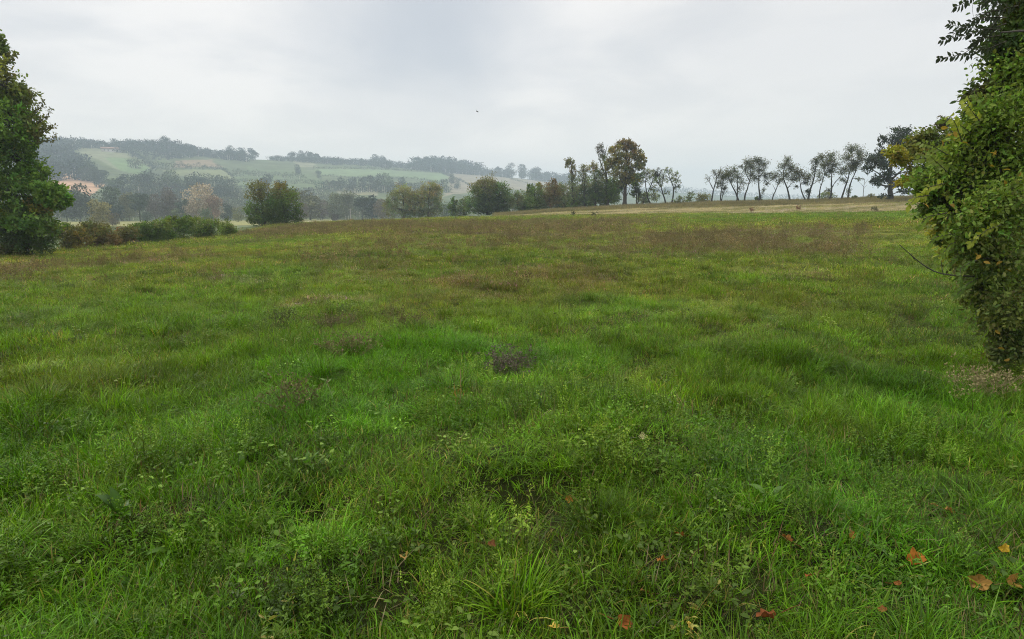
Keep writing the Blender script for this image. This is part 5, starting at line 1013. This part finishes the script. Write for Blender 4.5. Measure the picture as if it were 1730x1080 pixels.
for pts, d, n in [([(1690, 60), (1660, 64), (1630, 92), (1585, 99)], -.4, 18), ([(1700, 40), (1668, 50), (1630, 60), (1590, 68)], -.3, 18), ([(1690, 50), (1650, 48), (1620, 46), (1604, 40)], -.45, 16), ([(1700, 30), (1670, 28), (1640, 36), (1606, 62)], -.5, 16), ([(1690, -10), (1650, -14), (1630, 6), (1612, 12)], -.4, 14), ([(1710, -10), (1680, -8), (1664, 4), (1652, 12)], -.3, 10), ([(1720, 10), (1700, 14), (1690, 8), (1684, 2)], -.3, 9), ([(1700, 70), (1670, 82), (1650, 84), (1632, 96)], -.2, 14), ([(1690, 25), (1680, 40), (1655, 66), (1640, 74)], -.35, 14), ([(1700, 15), (1672, 20), (1650, 30), (1645, 36)], -.25, 12)]:
    spray(t, pts, d, n)
t.limb([(1652, -20), (1642, 10), (1643, 24), (1648, 36)], .7, .3, -.4, -.4, 10, 4)
t.done()

# ------------------------------------------------------------------ things in the foreground grass
for (px, py, size, colr, lb), (fx, fy, fz) in zip(FALLEN, FSPOT):
    mb = MB(); na = 20; th = np.linspace(0, 2 * np.pi, na, endpoint=False)
    lob = .66 + .13 * np.cos(5 * th) * (np.cos(th / 2) ** 2 * .6 + .4) + rng.normal(0, .04, na); narrow = .42 if 'narrow' in lb or 'pointed' in lb else .8
    O = np.stack([np.cos(th) * lob, np.sin(th) * lob * narrow], 1) * size * .44
    I = O * .5; ctr = np.zeros((1, 2)); P = np.concatenate([O, I, ctr]); x2 = P[:, 0] / size; y2 = P[:, 1] / size
    cu = rng.uniform(.9, 2.2); zc = size * (cu * y2 ** 2 * 1.6 + rng.uniform(-.5, .9) * x2 ** 2 + .05 * np.sin(9 * x2 + 4 * y2)) + rng.normal(0, size * .035, len(P))
    V = np.column_stack([P, zc]); i = np.arange(na); j = (i + 1) % na
    c = np.asarray(colr) * np.array([1.05, 1.05, .75]) * rng.uniform(.7, 1.2, (len(P), 1)); c[na * 2] *= .7; c[:na] *= rng.uniform(.7, 1.05, (na, 1))
    mb.add(V, [np.stack([i, j, na + j, na + i], 1), np.stack([na + i, na + j, np.full(na, 2 * na)], 1)], c)
    st = np.array([(-.45 * size, 0, .0), (-.75 * size, .04 * size, .06 * size), (-1.1 * size, .1 * size, .1 * size)]); tube(mb, st, np.array([.0016, .0013, .001]), 4, np.asarray(colr) * .6)
    o = mb.build('fallen_leaf', M_DRY, smooth=True); o.location = (fx, fy, fz)
    up = 1.1 if ('upright' in lb or 'edge' in lb and 'bottom edge' not in lb) else .45
    o.rotation_euler = (rng.uniform(.3, 1) * up, rng.uniform(-.5, .5), rng.uniform(0, 6.28)) if up < 1 else (1.1, rng.uniform(-.4, .4), rng.uniform(-.6, .6))
    tag(o, lb, 'leaf', 'fallen leaves in the grass')
M_HERB = leaf_mat('broad_herb_leaf', .3, .45, .35, tgain=(1.3, 1.6, .7))
def herb(name, label, cat, px, py, build, group=None, mat=None):
    x, y, _ = ground_at(px, py); mb = MB(); build(mb); o = mb.build(name, mat or M_HERB, smooth=True); o.location = (x, y, gz(x, y)); tag(o, label, cat, group); return o
def dock(n, ll, tone, up=.9, wl=.30):
    def b(mb):
        for k in range(n):
            a = rng.uniform(0, 6.283); el = up * rng.uniform(.6, 1.3); l = ll * rng.uniform(.42, .78); h = np.array([math.cos(a), math.sin(a), 0]); sd = np.array([-math.sin(a), math.cos(a), 0])
            m = 9; t = np.linspace(0, 1, m); th = el - 1.1 * t ** 1.5 * rng.uniform(.5, 1.2); P = np.zeros((m, 3))
            for q in range(1, m): P[q] = P[q - 1] + (h * math.cos(th[q]) + np.array([0, 0, 1]) * math.sin(th[q])) * l / (m - 1)
            w = l * wl * np.clip(np.sin(np.pi * np.clip((t - .18) / .82, 0, 1) ** .75), .05, 1) * .5; rip = .12 * w * np.sin(t * 22 + rng.uniform(0, 6))
            L_ = P - sd * w[:, None]; R_ = P + sd * w[:, None]; L_[:, 2] += w * .35 + rip; R_[:, 2] += w * .35 - rip
            V = np.concatenate([L_, P, R_]); i = np.arange(m - 1); c = np.asarray(tone) * np.array([.8, .9, .45]) * rng.uniform(.55, .9) * np.ones((3 * m, 3)); c[m:2 * m] *= 1.25
            mb.add(V, [np.concatenate([np.stack([i, i + m, i + m + 1, i + 1], 1), np.stack([i + m, i + 2 * m, i + 2 * m + 1, i + m + 1], 1)])], c)
    return b
DK = 'broad leaved dock plants in the meadow'; DG, DLt = (.09, .18, .025), (.12, .22, .035)
for px, py, n, ll, tone, up, lb in [
    (118, 800, 6, .20, DLt, 1.1, 'light green dock with upright leaves near the left edge'), (308, 940, 6, .24, DLt, .9, 'dock with a big drooping leaf in the lower left grass'), (235, 1012, 5, .20, DG, 1.2, 'dock with one rounded leaf near the bottom left'), (205, 880, 7, .26, DG, 1.2, 'bushy dark green dock left of the drooping one'),
    (408, 800, 4, .17, DLt, 1.1, 'small bright dock among short grass left of centre'), (520, 790, 5, .17, (.13, .24, .05), 1.1, 'pale dock with a long slanting leaf left of centre'), (166, 826, 4, .18, (.22, .27, .16), .7, 'greyish leaved dock lying low near the left edge'), (335, 698, 6, .24, (.15, .22, .12), .5, 'dark patch of low dock leaves in the left meadow'), (390, 722, 4, .15, (.24, .28, .17), .5, 'pale low rosette right of the dark dock patch'),
    (20, 725, 4, .16, (.24, .27, .14), .5, 'pale rosette at the left edge of the meadow'), (900, 632, 5, .16, (.20, .30, .14), .6, 'pale green rosette beside the dead weed clump'), (1300, 850, 5, .20, (.15, .24, .09), 1.0, 'upright dock left of the dark hollow at the right'), (1450, 972, 5, .13, (.20, .30, .16), .4, 'pale round leaved herb beside the biggest fallen leaf'), (1470, 920, 5, .12, (.20, .30, .15), .5, 'cluster of pale leaves above the round leaved herb'),
    (1190, 720, 4, .16, (.18, .24, .12), .6, 'low dock at the dark gap in the right meadow'), (1640, 660, 6, .22, (.15, .17, .09), .7, 'dull grey green dock under the near bush'), (640, 640, 4, .16, (.17, .24, .11), .6, 'small dock in the middle of the meadow left of centre'), (60, 640, 5, .18, (.19, .24, .11), .5, 'pale low dock far left in the mid meadow'), (250, 640, 5, .18, (.18, .23, .11), .5, 'low dock in olive turf left of the dark patch')]:
    herb('dock_plant', lb, 'plant', px, py, dock(n, ll, tone, up), DK)
def deadweed(h, n, col, head):
    def b(mb):
        for k in range(n):
            base = np.r_[rng.normal(0, .10, 2), -.02]; tip = base * np.array([1, 1, 0]) + np.r_[rng.normal(0, .16, 2), h * rng.uniform(.5, 1.1)]
            P = curve_pts(base, tip, np.r_[rng.normal(0, .04, 2), 0], 6); tube(mb, P, np.linspace(.004, .0015, 6), 4, col)
            for q in range(3):
                s = P[rng.integers(2, 5)]; e = s + np.r_[rng.normal(0, .06, 2), rng.uniform(.03, .10)]; tube(mb, curve_pts(s, e, np.zeros(3), 3), np.array([.002, .0015, .001]), 3, col)
                m = 7; leaves(mb, e + rng.normal(0, .012, (m, 3)), rand_dirs(m, .4), rand_dirs(m), .022, .014, np.asarray(head) * rng.uniform(.6, 1.4, (m, 1)) * np.ones((m, 3)))
    return b
DW = 'dead weed clumps in the meadow'
for px, py, h, n, col, lb in [(858, 640, .26, 40, (.13, .105, .08), 'large dead grey weed clump in the centre of the meadow'), (565, 560, .24, 36, (.15, .13, .06), 'dark dead weed clump left of the meadow centre'), (596, 604, .22, 34, (.19, .16, .075), 'smaller dead weed clump below a darker one, left of centre'), (685, 556, .26, 16, (.14, .12, .05), 'thin brown dead weed clump between two larger ones'), (510, 690, .28, 16, (.14, .125, .05), 'low brown dead weeds below the left clumps'), (1660, 672, .22, 40, (.27, .23, .11), 'bleached matted dead stalks under the near bush'), (478, 556, .25, 14, (.09, .10, .04), 'small dark weed left of the dark dead clump')]:
    herb('dead_weed', lb, 'plant', px, py, deadweed(h, n, col, col), DW, M_DRY)
herb('dry_stalk', 'upright tan dock stalk with orange base left of the centre', 'plant', 776, 694, lambda mb: (tube(mb, curve_pts((0, 0, -.02), (.012, 0, .33), (.01, 0, 0), 6), np.linspace(.005, .002, 6), 5, (.42, .30, .14)), [leaves(mb, np.r_[rng.normal(0, .02, 2), rng.uniform(.02, .2)][None], np.array([[rng.normal(0, .2), rng.normal(0, .2), 1.]]), rand_dirs(1), .06, .010, np.array([[.42, .24, .07]])) for _ in range(12)]), None, M_DRY)
herb('pale_stalk', 'pale green leaning stalk standing above the grass left of centre', 'plant', 566, 690, lambda mb: (tube(mb, curve_pts((0, 0, 0), (-.06, 0, .24), (0, .02, 0), 6), np.linspace(.005, .003, 6), 5, (.26, .34, .14)), leaves(mb, np.array([(-.06, 0, .23), (-.055, 0, .21), (-.03, 0, .12)]), np.array([(-.8, 0, .3), (.6, .2, .5), (.6, -.3, .5)]), np.array([(0, -1, .3)] * 3), .05, .016, np.array([(.26, .34, .14)] * 3), True)))
for px, py, lb in ((490, 1078, 'seedling with yellow leaves at the bottom edge left of centre'), (1170, 1075, 'yellowed seedling at the bottom edge right of centre')):
    herb('yellow_seedling', lb, 'plant', px, py, lambda mb: weed(mb, 3, .13, .042, (.33, .29, .06), False), 'yellowed seedlings at the bottom edge')
for px, py, lb in ((1270, 360, 'rusty small shrub growing at the edge of the stubble, left of two'), (1348, 357, 'thin rusty shrub growing at the edge of the stubble, right of two'), (1478, 359, 'thin brown stalk shrub at the stubble edge near the bushes'), (968, 366, 'low dark weed bush at the meadow edge below the poplar'), (1002, 367, 'small dark weed at the meadow edge below the thin trees')):
    herb('rusty_shrub' if 'rusty' in lb else 'weed_bush', lb, 'shrub', px, py + 1, lambda mb: seedhead(mb, 14, .75, (.16, .10, .05), (.24, .12, .06) if 'rusty' in lb else (.10, .10, .05), .14), None, M_DRY)

# ------------------------------------------------------------------ haze
mh, th_ = new_mat('haze_air'); pv = nd(th_, 'ShaderNodeVolumePrincipled'); pv.inputs['Color'].default_value = (.74, .87, 1.0, 1); pv.inputs['Density'].default_value = HAZE if 'HAZE' in globals() else .00058
pv.inputs['Anisotropy'].default_value = 0.0
oh = nd(th_, 'ShaderNodeOutputMaterial'); th_.links.new(pv.outputs[0], oh.inputs['Volume'])
S_, zb, zt = 2720.0, -14.0, 150.0
hz_o = mesh_obj('haze', [(-S_, -S_, zb), (S_, -S_, zb), (S_, S_, zb), (-S_, S_, zb), (-S_, -S_, zt), (S_, -S_, zt), (S_, S_, zt), (-S_, S_, zt)], [np.array([(0, 3, 2, 1), (4, 5, 6, 7), (0, 1, 5, 4), (1, 2, 6, 5), (2, 3, 7, 6), (3, 0, 4, 7)])], mh)
tag(hz_o, 'thin bluish autumn haze filling the valley air', 'haze', kind='stuff')
